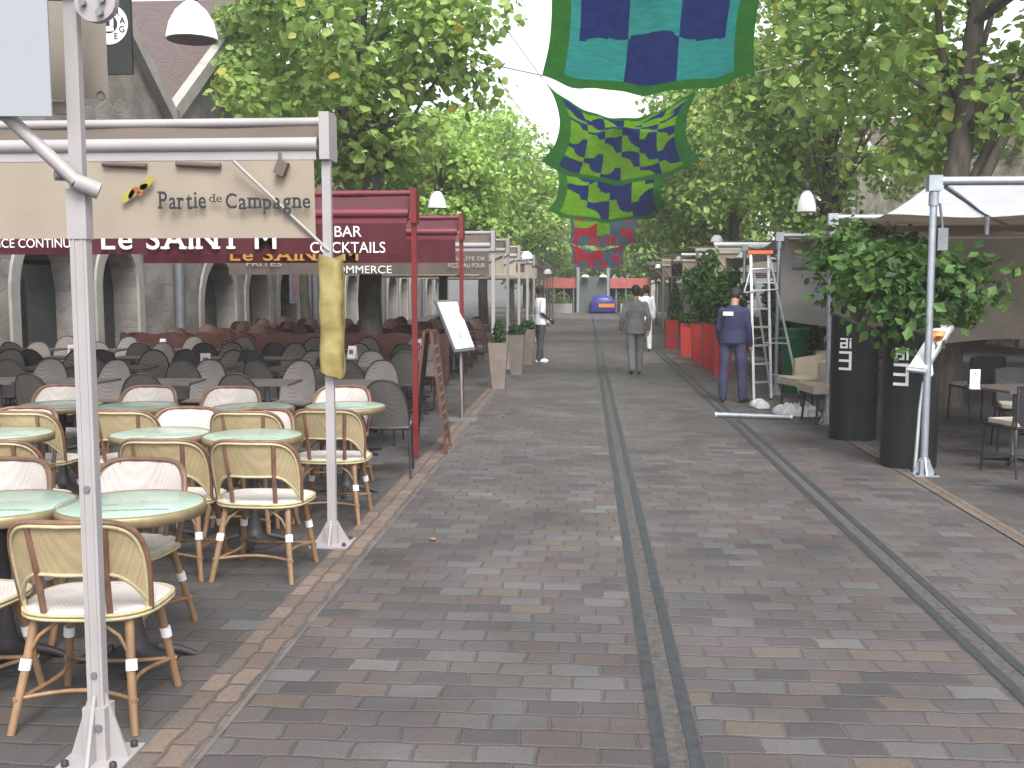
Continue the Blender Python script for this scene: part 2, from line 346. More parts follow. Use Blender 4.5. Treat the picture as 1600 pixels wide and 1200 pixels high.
def roof_mat():
    m, n, p = nodes('brown_roof_tiles'); L = n.links; N = n.nodes.new
    tc = N('ShaderNodeTexCoord'); br = N('ShaderNodeTexBrick'); mp = N('ShaderNodeMapping'); L.new(tc.outputs['Object'], mp.inputs[0]); mp.inputs['Rotation'].default_value = (0, 0, 0)
    L.new(mp.outputs[0], br.inputs['Vector']); br.inputs['Scale'].default_value = 3.2; br.inputs['Color1'].default_value = (.13,.09,.085,1); br.inputs['Color2'].default_value = (.095,.068,.066,1); br.inputs['Mortar'].default_value = (.05,.038,.036,1); br.inputs['Mortar Size'].default_value = .03
    L.new(br.outputs[0], p.inputs['Base Color']); b = N('ShaderNodeBump'); b.inputs['Distance'].default_value = .03; L.new(br.outputs['Fac'], b.inputs['Height']); b.invert = True; L.new(b.outputs[0], p.inputs['Normal']); p.inputs['Roughness'].default_value = .8
    return m
M['roof'] = roof_mat()
M['mint'] = mat('mint_enamel', (.36,.46,.38), .22, var=.12, scale=7, dirt=(.30,.41,.35))
# ---------------------------------------------------------------- lettering
def text_part(txt, h, loc, m, parent, name='lettering', width=None, rotx=math.pi/2, rotz=0, serif=False, jit=0, th=.003, bold=0, center=False, cur_rot=0):
    """text as a thin mesh, baseline start at loc, reading along +x, cap height h"""
    cu = bpy.data.curves.new('t', 'FONT'); mb = MB(); x = 0; rd = random.Random(len(txt)*7+3)
    for ch in (txt if (serif or jit) else [txt]):
        if ch == ' ': x += .33; continue
        cu.body = ch; cu.size = 1; cu.offset = bold; o = bpy.data.objects.new('t', cu); C.objects.link(o)
        bpy.context.view_layer.update(); dg = bpy.context.evaluated_depsgraph_get()
        me = bpy.data.meshes.new_from_object(o.evaluated_get(dg)); bpy.data.objects.remove(o)
        vs = [v.co.copy() for v in me.vertices]; fs = [tuple(p.vertices) for p in me.polygons]; bpy.data.meshes.remove(me)
        if not vs: continue
        x0 = min(v.x for v in vs); x1 = max(v.x for v in vs); dx = x-x0 if (serif or jit) else 0
        cs = 1+rd.uniform(-jit, jit); dz = rd.uniform(-jit, jit)*.35
        q = [Vector(((v.x-x0)*cs+x0+dx, v.y*cs+dz, 0)) for v in vs]
        nb = len(q); mb.add(q, fs); mb.add([p+Vector((0, 0, th/h*.7)) for p in q], [tuple(f) for f in fs])
        if serif and ch not in 'M':
            ymax = max(v.y for v in vs)
            for yy, up in ((0, 1), (ymax, -1)):
                pe = -9
                xs = sorted(v.x for v in vs if abs(v.y-yy) < .012)
                for a, b_ in zip(xs[::2], xs[1::2]):
                    if .04 < b_-a < .25:
                        z0, z1 = (yy, yy+.075) if up > 0 else (yy-.075, yy)
                        mb.box((max(a-.075, pe+.01)+dx, z0*cs+dz, 0), (b_+.075+dx, z1*cs+dz, th/h*.80)); pe = b_+.075
        x += (x1-x0)*cs+.11
    W = max(v[0] for v in mb.v); w0 = min(v[0] for v in mb.v); s = h/.7
    sx = width/(W-w0) if width else s
    mb.v = [((v[0]-w0)*sx, v[1]*s, v[2]*s) for v in mb.v]
    if center: mb.v = [(v[0]-(W-w0)*sx/2, v[1], v[2]) for v in mb.v]
    bpy.data.curves.remove(cu)
    o = mb.build(name, m, parent); o.location = loc; o.rotation_euler = (rotx, cur_rot, rotz); return o
ORD = ['first','second','third','fourth','fifth','sixth','seventh','eighth','ninth','tenth','eleventh','twelfth','thirteenth','fourteenth']
# ================================================================ SETTING
def flat(name, x0, x1, y0, y1, z, m, cuts=None):
    mb = MB(); mb.add([(x0,y0,z),(x1,y0,z),(x1,y1,z),(x0,y1,z)], [(0,1,2,3)])
    return tag(mb.build(name, m), kind='structure')
flat('ground', -140, 140, -40, 160, -.012, M['ground'])
XL, XR = -1.66, 3.08           # kerb lines of the lane
flat('road', XL+.24, XR-.14, -6, 74, 0, M['setts'])
flat('terrace_paving', -9.2, XL, -6, 74, 0, M['terrace'])
flat('terrace_paving', XR, 12.2, -6, 74, 0, M['terrace'])
flat('brick_band', XL, XL+.224, -6, 74, .004, M['band']).location = (0, 0, 0)
flat('kerb_strip', XL+.224, XL+.25, -6, 74, .002, M['kerbline'])
flat('brick_band', XR-.13, XR, -6, 74, .004, M['band'])
mb = MB()
for xc in (.355, 1.93):
    for dx in (-.065, .065):
        mb.box((xc+dx-.026, -6, -.02), (xc+dx+.026, 70, .007))
tag(mb.build('tram_rails', M['rail']), kind='structure')
mb = MB()
for xc in (.355, 1.93): mb.add([(xc-.098,-6,.003),(xc+.098,-6,.003),(xc+.098,70,.003),(xc-.098,70,.003)], [(0,1,2,3)])
tag(mb.build('rail_bed', M['railfill']), kind='structure')
# ---------------------------------------------------------------- gabled stone warehouses
def warehouse(x, y0, y1, eave, apex, arches, side, label, wallm, depth=22, arch_trim=True, windows=()):
    """facade in the plane x, roof running away from the lane; side=-1 left of lane, +1 right"""
    o = empty('stone_warehouse', (x, (y0+y1)/2, 0), 0, label, 'building', 'gabled warehouses along the lane')
    yc = (y0+y1)/2; L0, L1 = y0-yc, y1-yc; half = (y1-y0)/2; T = .55; d = side
    def top(y): return eave + (apex-eave)*(1-abs(y)/half)
    ys = {L0, L1, 0.0}; arc = []
    for (c, wd, h) in arches:
        c -= yc; r = wd/2; arc.append((c, r, h))
        for k in range(17): ys.add(round(c-r+wd*k/16, 5))
    ys = sorted(ys)
    def low(y):
        for (c, r, h) in arc:
            if abs(y-c) <= r+1e-6: return h-r+math.sqrt(max(0, r*r-(y-c)**2))
        return 0
    mb = MB()
    for a, b in zip(ys[:-1], ys[1:]):
        m_ = (a+b)/2; ins = any(abs(m_-c) < r for c, r, h in arc)
        la, lb = (low(a), low(b)) if ins else (0, 0)
        mb.add([(0,a,la),(0,b,lb),(0,b,top(b)),(0,a,top(a))], [(0,1,2,3)])
        if ins: mb.add([(0,a,la),(0,b,lb),(d*T,b,lb),(d*T,a,la)], [(0,1,2,3)])
    for c, r, h in arc:
        for s in (-1, 1): mb.add([(0,c+s*r,0),(d*T,c+s*r,0),(d*T,c+s*r,h-r),(0,c+s*r,h-r)], [(0,1,2,3)])
    for yy in (L0, L1): mb.add([(0,yy,0),(d*depth,yy,0),(d*depth,yy,eave),(0,yy,eave)], [(0,1,2,3)])
    mb.build('wall', wallm, o)
    # roof slopes + verges
    for s in (-1, 1):
        mb = MB(); e = half+.0; zt = .10
        a0, a1 = Vector((-d*.12, s*e, eave)), Vector((-d*.12, 0, apex)); b0, b1 = Vector((d*depth, s*e, eave)), Vector((d*depth, 0, apex))
        up = Vector((0, 0, .14))
        mb.add([a0, a1, b1, b0, a0+up, a1+up, b1+up, b0+up], [(0,1,2,3),(7,6,5,4),(0,4,5,1),(1,5,6,2),(2,6,7,3),(3,7,4,0)])
        rf = mb.build('roof', M['roof'], o)
        mb = MB(); u2 = Vector((0, 0, .2)); u1 = Vector((0, 0, -.16)); o2 = Vector((-d*.07, 0, 0)); i2 = Vector((d*.16, 0, 0))
        q = [a0+u1, a1+u1, a1+u2, a0+u2]
        mb.add([p+o2 for p in q]+[p+i2 for p in q], [(0,1,2,3),(7,6,5,4),(0,4,5,1),(1,5,6,2),(2,6,7,3),(3,7,4,0)])
        mb.build('verge_trim', M['plaster'], rf)
    for c, r, h in arc:
        if arch_trim:      # pale dressed surround standing proud of the wall
            mb = MB(); ri = r+.001; ro = r+.26; p = []
            sec = [(c-ri, 0), (c-ri, h-r)] + [(c-ri*math.cos(t), h-r+ri*math.sin(t)) for t in np.linspace(.12, math.pi-.12, 15)] + [(c+ri, h-r), (c+ri, 0)]
            so_ = [(c-ro, 0), (c-ro, h-r)] + [(c-ro*math.cos(t), h-r+ro*math.sin(t)) for t in np.linspace(.12, math.pi-.12, 15)] + [(c+ro, h-r), (c+ro, 0)]
            n = len(sec)
            vs = [(-d*.05, a, b) for a, b in sec]+[(-d*.05, a, b) for a, b in so_]+[(d*.02, a, b) for a, b in sec]+[(d*.02, a, b) for a, b in so_]
            fs = []
            for k in range(n-1): fs += [(k, k+1, n+k+1, n+k), (k, 2*n+k, 2*n+k+1, k+1), (n+k, n+k+1, 3*n+k+1, 3*n+k)]
            mb.add(vs, fs); mb.build('arch_surround', M['plaster'], o)
        mb = MB(); mb.box((d*T, c-r-.02, 0), (d*T+.06, c+r+.02, h)); mb.box((d*3.5, c-3, -.01), (d*3.55, c+3, h))
        dr = mb.build('glazed_door', M['glass'], o)
        mb = MB()
        for yy in (c-r+.03, c-r*.35, c+r*.35, c+r-.03): mb.box((d*(T-.05), yy-.03, 0), (d*T, yy+.03, h-.02))
        mb.box((d*(T-.06), c-r, 2.1), (d*(T-.005), c+r, 2.18))
        mb.build('door_frame', M['darkmetal'], dr)
    for (c, z, wd, h) in windows:
        c -= yc; mb = MB(); mb.box((-d*.03, c-wd/2-.08, z-.08), (d*.02, c+wd/2+.08, z+h+.08)); f = mb.build('window', M['plaster'], o)
        mb = MB(); mb.box((-d*.045, c-wd/2, z), (-d*.028, c+wd/2, z+h)); mb.build('pane', M['glass'], f)
    return o
WL = -9.0; W_ = 11.6
lab = ['stone gabled warehouse nearest on the left, behind the cream awning',
       'second stone gabled warehouse on the left, its gable rising right of the pale roof valley',
       'third stone gabled warehouse on the left, behind the thick tree trunk',
       'fourth stone gabled warehouse on the left, far along the terraces',
       'last stone gabled warehouse on the left, near the end of the lane']
for i in range(5):
    y0 = 10.85+i*W_
    if i == 0: ar = [(13.6, 1.9, 2.7), (17.2, 2.15, 2.7), (19.8, 1.6, 2.5)]
    else: ar = [(y0+2.9, 2.3, 2.35), (y0+6.0, 1.9, 2.35), (y0+8.9, 1.9, 2.4)]
    b_ = warehouse(WL, y0, y0+W_, 5.35, 9.2, ar, -1, lab[i], M['stone'], windows=[(y0+W_/2, 5.0, .9, 1.5)])
    mb = MB(); mb.tube([(.13, -W_/2+.05, 0), (.13, -W_/2+.05, 5.5)], .11, 10)
    for z in (1.2, 3, 4.8): mb.tube([(.13, -W_/2+.05, z), (.13, -W_/2+.05, z+.06)], .1, 10)
    mb.build('downpipe', M['zinc'], b_)
lab = ['cream stone warehouse nearest on the right, seen above the steel awning frame',
       'second cream stone warehouse on the right, glimpsed through leaves',
       'third cream stone warehouse on the right, hidden by tree crowns',
       'fourth cream stone warehouse on the right side of the lane',
       'last cream stone warehouse on the right near the far square']
for i in range(5):
    y0 = 8.0+i*W_
    warehouse(12.0, y0, y0+W_, 5.3, 9.0, [(y0+2.1, 1.9, 2.85), (y0+5.8, 2.2, 2.9), (y0+9.4, 1.9, 2.85)], 1, lab[i], M['stonelight'], windows=[(y0+2.6, 3.6, .8, 1.2), (y0+W_/2, 4.2, .9, 1.5), (y0+9, 3.6, .8, 1.2)])
# ---------------------------------------------------------------- pavilion closing the lane
o = empty('entrance_pavilion', (0, 68, 0), 0, 'low pavilion with red sign bands and tall glass gateway closing the lane', 'building')
mb = MB(); mb.box((-3.0, .4, 0), (8.0, 5, 1.9)); mb.build('wall', M['interior'], o)
mb = MB(); mb.box((-3.1, -.05, 1.55), (-.55, .4, 2.2)); mb.build('sign_band', M['redband'], o)
mb = MB(); mb.box((1.55, -.05, 1.55), (4.2, .4, 2.2)); mb.build('sign_band', M['redband'], o)
for a, b in ((-2.7, 3), (1.9, 6)):
    for k in range(4):
        mb = MB(); mb.box((a+k*.62, .05, 0), (a+k*.62+.1, .2, 1.55)); mb.build('mullion', M['zinc'], o)
mb = MB()
for x in (-.5, 1.42): mb.box((x-.09, -.3, 0), (x+.09, -.1, 3.7))
mb.box((-.59, -.3, 3.7), (1.51, -.1, 3.85)); mb.build('gateway_frame', M['galv'], o)
mb = MB(); mb.box((-.4, -.15, 0), (1.32, -.12, 2.3)); mb.build('gateway_glass', mat('grey_glazing', (.10,.12,.11), .2), o)
for x in (-.05, 1.1):
    mb = MB(); mb.lathe([(.0, .16), (.12, .15), (.24, .07), (.27, 0), (.0, 0)], 12, (x, -.45, 2.25)); mb.build('lamp_head', M['whitegloss'], o)
for x in (-3.1, 4.3):
    mb = MB(); mb.box((x-.25, -.4, 0), (x+.25, -.1, 2.6)); mb.build('pillar', M['concrete'], o)
for i, (x, c) in enumerate(((-1.6, 'yellow'), (2.9, 'yellow'))):
    o = empty('planter_box', (x, 66, 0), 0, ['pale concrete planter box left of the blue car', 'pale concrete planter box right of the blue car'][i], 'planter', 'concrete planters at the end of the lane')
    mb = MB(); mb.box((-.75, -.3, 0), (.75, .3, .6)); mb.build('box', M['concrete'], o)
    mb = MB(); mb.box((-.65, -.25, .59), (.65, .25, .62)); mb.build('soil', M['soil'], o)
    mb = MB(); rd = random.Random(i)
    for k in range(260):
        p = Vector((rd.gauss(0, .3), rd.gauss(0, .12), .62+abs(rd.gauss(0, .3)))); a = Vector((rd.uniform(-1,1), rd.uniform(-1,1), rd.uniform(-.5,1))).normalized()*.09; b = a.cross(Vector((rd.random(), rd.random(), 1))).normalized()*.04
        mb.add([p-a, p+b, p+a, p-b], [(0,1,2,3)])
    mb.build('foliage', M['leafA'], o)
# distant office block
o = empty('office_block', (1.8, 95, 0), 0, 'grey office block rising dimly behind the end of the lane', 'building')
mb = MB(); mb.box((-1.2, 0, 0), (4.0, 10, 6.2)); mb.build('wall', M['concrete'], o)
for k in range(5):
    mb = MB(); mb.box((-1.0+k*1.0, -.06, .5), (-.5+k*1.0, -.01, 5.9)); mb.build('window', M['glass'], o)
# ---------------------------------------------------------------- trees
def crown_mesh(name, seed, rad, n, leaf, clumps=70):
    g = np.random.default_rng(seed)
    d = g.normal(size=(clumps, 3)); d /= np.linalg.norm(d, axis=1)[:, None]
    rr = .42+.55*g.random(clumps)**.6
    cc = d*rr[:, None]*np.array(rad); cr = (.16+.20*g.random(clumps))*rad[0]
    wgt = cr**2; ci = g.choice(clumps, n, p=wgt/wgt.sum())
    v = g.normal(size=(n, 3)); v /= np.linalg.norm(v, axis=1)[:, None]
    pos = cc[ci]+v*(cr[ci]*(.35+.7*g.random(n)**.5))[:, None]*np.array([1, 1, .8])
    stray = g.random(n) < .06; pos[stray] *= (1+.12*g.random(stray.sum()))[:, None]
    nrm = v*.5+g.normal(size=(n, 3))*.5+np.array([0, 0, .55]); nrm /= np.linalg.norm(nrm, axis=1)[:, None]
    t = g.normal(size=(n, 3)); t -= nrm*(t*nrm).sum(1)[:, None]; t /= np.linalg.norm(t, axis=1)[:, None]; b = np.cross(nrm, t)
    s = leaf*(.6+.8*g.random(n))[:, None]
    # five pointed leaf: 6 verts, folded along its rib
    P_ = [pos-t*s*.5, pos-t*s*.12+b*s*.42+nrm*s*.1, pos+t*s*.28+b*s*.30+nrm*s*.06, pos+t*s*.58-nrm*s*.08, pos+t*s*.28-b*s*.30+nrm*s*.06, pos-t*s*.12-b*s*.42+nrm*s*.1]
    V = np.stack(P_, 1).reshape(-1, 3).astype(np.float32)
    me = bpy.data.meshes.new(name); me.vertices.add(6*n); me.vertices.foreach_set('co', V.ravel())
    base = (np.arange(n)*6)[:, None]; quads = np.concatenate([base+np.array([0,1,2,3]), base+np.array([0,3,4,5])], 1).reshape(-1)
    me.loops.add(8*n); me.loops.foreach_set('vertex_index', quads.astype(np.int32))
    me.polygons.add(2*n); me.polygons.foreach_set('loop_start', (np.arange(2*n)*4).astype(np.int32))
    me.update(calc_edges=True); me.validate(); return me, cc
def tree(x, y, base, top, rx, leafm, seed, n, leaf, label, trunk_r=.2, lean=0, clumps=70, ry=None):
    o = empty('tree', (x, y, 0), 0, label, 'tree', 'trees lining the lane')
    cz = (base+top)/2; rz = (top-base)/2
    me, cc = crown_mesh('crown', seed, (rx, ry or rx, rz), n, leaf, clumps); me.materials.append(leafm)
    link('crown', me, o, (lean, 0, cz))
    rd = random.Random(seed); mb = MB()
    pts = [(0,0,-.05),(.02,0,.25),(rd.uniform(-.05,.05),0,1.5),(rd.uniform(-.08,.08),.05,3.0),(lean*.5,0,cz-rz*.3),(lean,0,cz+rz*.5)]
    mb.tube(pts, [trunk_r*1.45, trunk_r*1.08, trunk_r, trunk_r*.9, trunk_r*.6, trunk_r*.15], 12)
    mb.build('trunk', M['bark'], o)
    mb = MB()
    for k in range(16):
        c = Vector(cc[rd.randrange(len(cc))])+Vector((lean, 0, cz)); z0 = min(max(2.6+rd.random()*(cz-2.2), 2.4), c.z-.1) if c.z > 2.6 else 2.5
        a = Vector((lean*.4, 0, z0)); m_ = a.lerp(c, .5)+Vector((0, 0, .25+.2*rd.random()))
        r0 = trunk_r*(.25+.2*rd.random()); mb.tube([a, a.lerp(m_, .5)+Vector((rd.uniform(-.1,.1), 0, .05)), m_, c], [r0, r0*.75, r0*.5, r0*.12], 6)
    mb.build('limbs', M['bark'], o)
    return o
tree(-3.95, 19.2, 3.1, 10.4, 2.6, M['leafA'], 1, 9500, .165, 'nearest tree on the left, dark trunk rising among the grey terrace chairs', .215, -.2, 70)
tree(-4.2, 30.5, 2.6, 6.7, 2.2, M['leafB'], 2, 11000, .15, 'smaller bright green tree on the left, just beyond the nearest one', .13)
tree(-3.9, 40, 2.8, 8.6, 2.9, M['leafB'], 3, 11000, .17, 'third tree on the left, light green crown edging the white sky', .18)
tree(-3.7, 52, 2.6, 7.4, 2.9, M['leafA'], 4, 8000, .19, 'fourth tree on the left, behind the row of cream awnings', .18)
tree(-3.2, 63, 2.4, 6.6, 2.6, M['leafA'], 5, 6000, .2, 'last tree on the left before the pavilion', .18)
tree(5.2, 15.6, 2.9, 9.6, 2.65, M['leafC'], 6, 8500, .16, 'nearest tree on the right, dark trunk above the steel awning frame', .215, .45, 75)
tree(5.7, 25.5, 2.7, 9.6, 2.9, M['leafC'], 7, 11000, .16, 'second tree on the right, broad dark green crown over the lane edge', .2, .1, 85)
tree(4.9, 36, 2.6, 9.4, 3.2, M['leafA'], 8, 13000, .18, 'third tree on the right, crown above the cream awnings', .2, 0, 80)
tree(4.8, 47, 2.4, 8.6, 3.1, M['leafA'], 9, 9000, .2, 'fourth tree on the right, crown beside the far banners', .2)
tree(4.7, 58, 2.2, 7.6, 3.0, M['leafA'], 10, 7000, .21, 'last tree on the right before the pavilion', .2)
for i, (x, y, t, r) in enumerate(((-4.5, 78, 6.2, 3.4), (-.3, 82, 5.6, 3.1), (4.2, 80, 6.4, 3.2), (9.5, 78, 7.5, 4))):
    tree(x, y, 1.9, t, r, M['leafA' if i % 2 else 'leafC'], 20+i, 5000, .26,
         ['distant tree behind the left end of the pavilion', 'distant tree directly behind the glass gateway', 'distant tree behind the right sign band of the pavilion', 'distant tree behind the right terraces at the lane end'][i], .2)
# a second warehouse-side tree fills the upper left
tree(-7.0, 26.0, 4.6, 9.6, 2.0, M['leafC'], 31, 6500, .16, 'slim tree close to the left warehouses, behind the nearest tree', .12)
# ---------------------------------------------------------------- hanging dome lamps on stays from the facades
def dome_lamp(x, y, z, label, r=.3, wall=None):
    o = empty('street_lamp', (x, y, z), 0, label, 'lamp', 'white dome lamps over the lane')
    mb = MB(); mb.lathe([(r, 0), (r*.97, .06), (r*.86, .19), (r*.6, .33), (r*.3, .41), (.07, .44)], 24); mb.lathe([(r*.93, .0), (r*.9, .0)], 24)
    mb.build('shade', M['whitegloss'], o)
    mb = MB(); mb.lathe([(.02, -.01), (r*.93, -.01), (r*.93, .0)], 24); mb.build('diffuser', M['zinc'], o)
    mb = MB(); mb.lathe([(.08, .42), (.085, .52), (.05, .56), (.02, .6)], 12); mb.tube([(0,0,.55), (0,0,1.1)], .018, 6); mb.build('stem', M['darkmetal'], o)
    mb = MB(); mb.tube([(0,0,1.08), ((wall-x)*.5, 0, 1.0), (wall-x, 0, 1.2)], .012, 5); mb.build('stay_cable', M['darkmetal'], o)
    return o
p = P(300, 62, 12.3); dome_lamp(p.x, p.y, p.z, 'white dome lamp nearest the camera, above the cream awning', .3, -9.05)
p = P(683, 325, 27); dome_lamp(p.x, p.y, p.z, 'small white dome lamp in front of the bright green tree', .24, -9.05)
p = P(1260, 331, 21.3); dome_lamp(p.x, p.y, p.z, 'white dome lamp among the dark leaves on the right', .19, 12.05)
p = P(1192, 345, 44); dome_lamp(p.x, p.y, p.z, 'faint dome lamp far back in the right-hand leaves', .3, 12.05)
# ---------------------------------------------------------------- cloth banners strung over the lane
def banner(cl, y0, y1, z0, z1, w0, w1, xc, cells, border, label, cfn, mats, sag=.45, conc=.10, n=110):
    """near edge at (y0,z0), far edge at (y1,z1); mats[0]=border"""
    o = empty('hanging_banner', (xc, y0, z0), 0, label, 'banner', 'patchwork cloth banners over the lane')
    def fn(u, v):
        a, b = (u-.5), v
        uu = a*(1-conc*2.2*4*v*(1-v)); vv = .5+(v-.5)*(1-conc*1.6*4*u*(1-u))
        wd = w0+(w1-w0)*vv; z = (z1-z0)*vv
        pk = max(0, 1-abs(u-.5)*3.2)*max(0, 1-abs(v-.5)*3.0)
        fold = .035*math.sin(u*19+v*5)*math.sin(v*11)+.018*math.sin(u*37-v*9+2)*math.sin(v*6+1)
        return (uu*wd, (y1-y0)*vv, z-sag*4*u*(1-u)*(.6+.4*abs(2*v-1))+.38*pk+fold)
    def mf(u, v):
        b = border
        if u < b or u > 1-b or v < b*.6 or v > 1-b*.6: return 0
        return cfn((u-b)/(1-2*b), (v-b*.6)/(1-1.2*b))
    mb = MB(); mb.sheet(fn, n, n, .006, 0, mf); mb.build('cloth', [M[k] for k in mats], o)
    for (u, v, dx, dy, dz) in ((0,0,-1.1,-.8,1.4), (1,0,1.1,-.8,1.4), (0,1,-1.0,.7,.35), (1,1,1.0,.7,.35)):
        p = Vector(fn(u, v)); mb = MB(); mb.tube([p, p+Vector((dx, dy, dz))*2.6], .012, 5); mb.build('rope', M['rope'], o)
    return o
def c1(u, v):
    r = 0 if v > .76-.05*(1-abs(2*u-1)) else (1 if v > .34 else 2)
    mid = .35 < u < .66; blue = .06 < u <= .35 or .66 <= u < .95
    if r == 1: return 2 if blue else 1
    return 2 if mid else 1
def c2(u, v, nu=6, nv=7):
    i, j = int(u*nu), int(v*nv); fu, fv = u*nu-i, v*nv-j
    c = (i+j) % 2
    k = (i*3+j*5) % 4
    if (i*2+j) % 3 != 0:
        cx, cy = (k & 1), (k >> 1)
        if (fu-cx)**2+(fv-cy)**2 < .42: c = 1-c
    return 1+c
def c3(u, v):
    i, j = int(u*5), int(v*4)
    if j == 0: return 1+(i % 2)
    if j == 1: return 3 if i < 2 else (1 if i == 2 else 2)
    if j == 2: return (1 if i in (0, 1, 4) else (3 if i == 2 else 2))
    return 2 if (i+int(u*11)) % 2 else 1
def pz(py, Y, px=1000): return P(px, py, Y).z
banner(0, 15.0, 19.2, pz(-190, 15.0), pz(118, 19.2), 3.7, 3.75, P(1014, 0, 19).x, 5, .10, 'large teal and blue checked cloth banner with green edges, nearest overhead', c1, ['greencloth', 'teal', 'bluecloth'], .42, .055, 84)
banner(1, 27.0, 30.4, pz(124, 27), pz(252, 30.4), 4.1, 4.5, P(975, 100, 28).x, 6, .09, 'blue and lime patchwork banner hanging just beyond the teal one', c2, ['greencloth', 'bluecloth', 'lime'], .78, .10, 110)
banner(2, 31.4, 37, pz(222, 31.4), pz(330, 37), 4.0, 4.2, P(955, 300, 33).x, 4, .09, 'blue and lime banner with larger patches, third one overhead', lambda u, v: c2(u, v, 4, 4), ['greencloth', 'bluecloth', 'lime'], .5, .09, 72)
banner(3, 43, 47, pz(326, 43), pz(380, 47), 3.1, 3.0, P(943, 350, 45).x, 5, .05, 'pink, grey and green patchwork banner fourth along the lane', c3, ['greycloth', 'pink', 'greycloth', 'lime'], .2, .05, 40)
banner(4, 49, 53, pz(378, 49), pz(411, 53), 2.8, 2.7, P(934, 400, 51).x, 5, .05, 'small pink and blue-grey banner farthest along the lane', c3, ['greycloth', 'pink', 'greycloth', 'pink'], .35, .05, 40)
# ================================================================ AWNINGS ON POSTS
def sq_post(mb, x, y, z0, z1, r): mb.box((x-r, y-r*.72, z0), (x+r, y+r*.72, z1))
def base_shoe(parent, m, r, s=1.0, plate=.13):
    mb = MB(); mb.box((-plate, -plate, 0), (plate, plate, .012))
    for dx, dy in ((1,0),(-1,0),(0,1),(0,-1)):   # triangular gussets
        a = Vector((dx*r, dy*r, 0)); t = Vector((-dy, dx, 0))*.006
        q = [a+Vector((0,0,.012)), a+Vector((dx, dy, 0))*(plate-r-.01)+Vector((0,0,.012)), a+Vector((0,0,.17*s))]
        mb.add([p-t for p in q]+[p+t for p in q], [(0,1,2),(5,4,3),(0,3,4,1),(1,4,5,2),(2,5,3,0)])
    mb.box((-r-.012, -r-.012, .01), (r+.012, r+.012, .14*s))
    for dx in (-1, 1):
        for dy in (-1, 1): mb.lathe([(.014, 0), (.014, .02), (.006, .026)], 8, (dx*(plate-.03), dy*(plate-.03), .01), 1)
    return mb.build('base_plate', [m, M['iron']], parent)
def awning(x, y, zt, zb, zv0, zv1, pm, fm, vm, label, xw=-8.85, r=.045, group='awnings over the left terraces', roof=2.4, postbase=True, sway=.012, barm=None):
    """frame across the terrace: post at the lane, top tube, front roller, fabric, valance"""
    o = empty('awning', (x, y, 0), 0, label, 'awning', group); L = xw-x
    mb = MB(); sq_post(mb, 0, 0, .01, zt+.04, r); mb.build('post', pm, o)
    if pm != M['redpost']: base_shoe(o, pm, r)
    bm_ = barm or pm
    mb = MB(); mb.tube([(L, .12, zt), (-.02, .12, zt)], .030, 12); mb.build('top_tube', bm_, o)
    mb = MB(); mb.tube([(L, -.03, zb), (-.05, -.03, zb)], [.045]*2, 12); mb.box((L, -.04, zb-.10), (-.06, .0, zb-.043)); mb.build('front_bar', bm_, o)
    mb = MB(); mb.sheet(lambda u, v: (L+(-.03-L)*u, .115-.10*v, zt-.03+(zb-zt+.05)*v+.01*math.sin(u*40)), 40, 3, .006); mb.build('fascia', M['taupe'] if fm != M['burg'] else mat('dark_burgundy_canvas', (.07,.012,.02)), o)
    if roof:
        mb = MB(); mb.sheet(lambda u, v: (L+(-.05-.17*roof*v-L)*u, .14+roof*v, zt+.02+.05*roof*v-.03*roof*math.sin(math.pi*v)), 24, 10, .006); mb.build('canopy', fm, o)
    if zv1 is not None:
        mb = MB(); mb.sheet(lambda u, v: (L+(-.075-L)*u, -.035+sway*math.sin(u*37+v*2)*v+.01*math.sin(u*90)*v, zv0+(zv1-zv0)*v), 120, 6, .004); vv = mb.build('valance', vm, o)
    else: vv = None
    mb = MB(); mb.box((-r-.004, -.06, zb-.1), (r+.004, .16, zt+.04)); mb.build('end_bracket', pm, o)
    return o, vv
def zat(py, Y, px=500): return P(px, py, Y).z
# cream awning of the rattan terrace
Y2 = G(520, 850).y; X2 = G(520, 850).x
cr, cv = awning(X2, Y2, zat(186, Y2), zat(226, Y2), zat(250, Y2), zat(372, Y2), M['white'], M['cream'], M['cream'],
    'cream fabric awning lettered Partie de Campagne on a white post', roof=.5, r=.029, sway=.006)
def on_valance(px0, px1, pyb, pyt, Y, parent, txt, m, root, **k):
    a = P(px0, pyb, Y-.082); b = P(px1, pyb, Y-.082); t = P(px0, pyt, Y-.082)
    return text_part(txt, t.z-a.z, (a.x-root.location.x, a.y-root.location.y, a.z), m, parent, width=b.x-a.x, **k)
on_valance(247, 322, 326, 298, Y2, cv, 'Partie', M['letterd'], cr, serif=True, jit=.06, bold=.012)
on_valance(327, 347, 316, 303, Y2, cv, 'de', M['letterd'], cr, serif=True)
on_valance(353, 485, 326, 302, Y2, cv, 'Campagne', M['letterd'], cr, serif=True, jit=.07, bold=.012)
# winged insect emblem
mb = MB(); c = P(213, 299, Y2-.08); rl = cr.location
def blob(px, py, rx, rz, ang, mi):
    q = P(px, py, Y2-.08); n = 14; vs = [(q.x-rl.x+math.cos(t)*rx*math.cos(ang)-math.sin(t)*rz*math.sin(ang), q.y-rl.y-.002*mi, q.z+math.cos(t)*rx*math.sin(ang)+math.sin(t)*rz*math.cos(ang)) for t in np.linspace(0, 2*math.pi, n, endpoint=False)]
    mb.add(vs+[(a, b+.003, c_) for a, b, c_ in vs], [tuple(range(n))]+[(i, (i+1) % n, n+(i+1) % n, n+i) for i in range(n)], mi)
blob(229, 286, .062, .026, .75, 0); blob(221, 294, .05, .02, .5, 0); blob(200, 306, .062, .026, .75, 0); blob(208, 301, .05, .02, .9, 0); blob(214, 297, .026, .018, -.6, 1); blob(219, 303, .02, .012, -.6, 1)
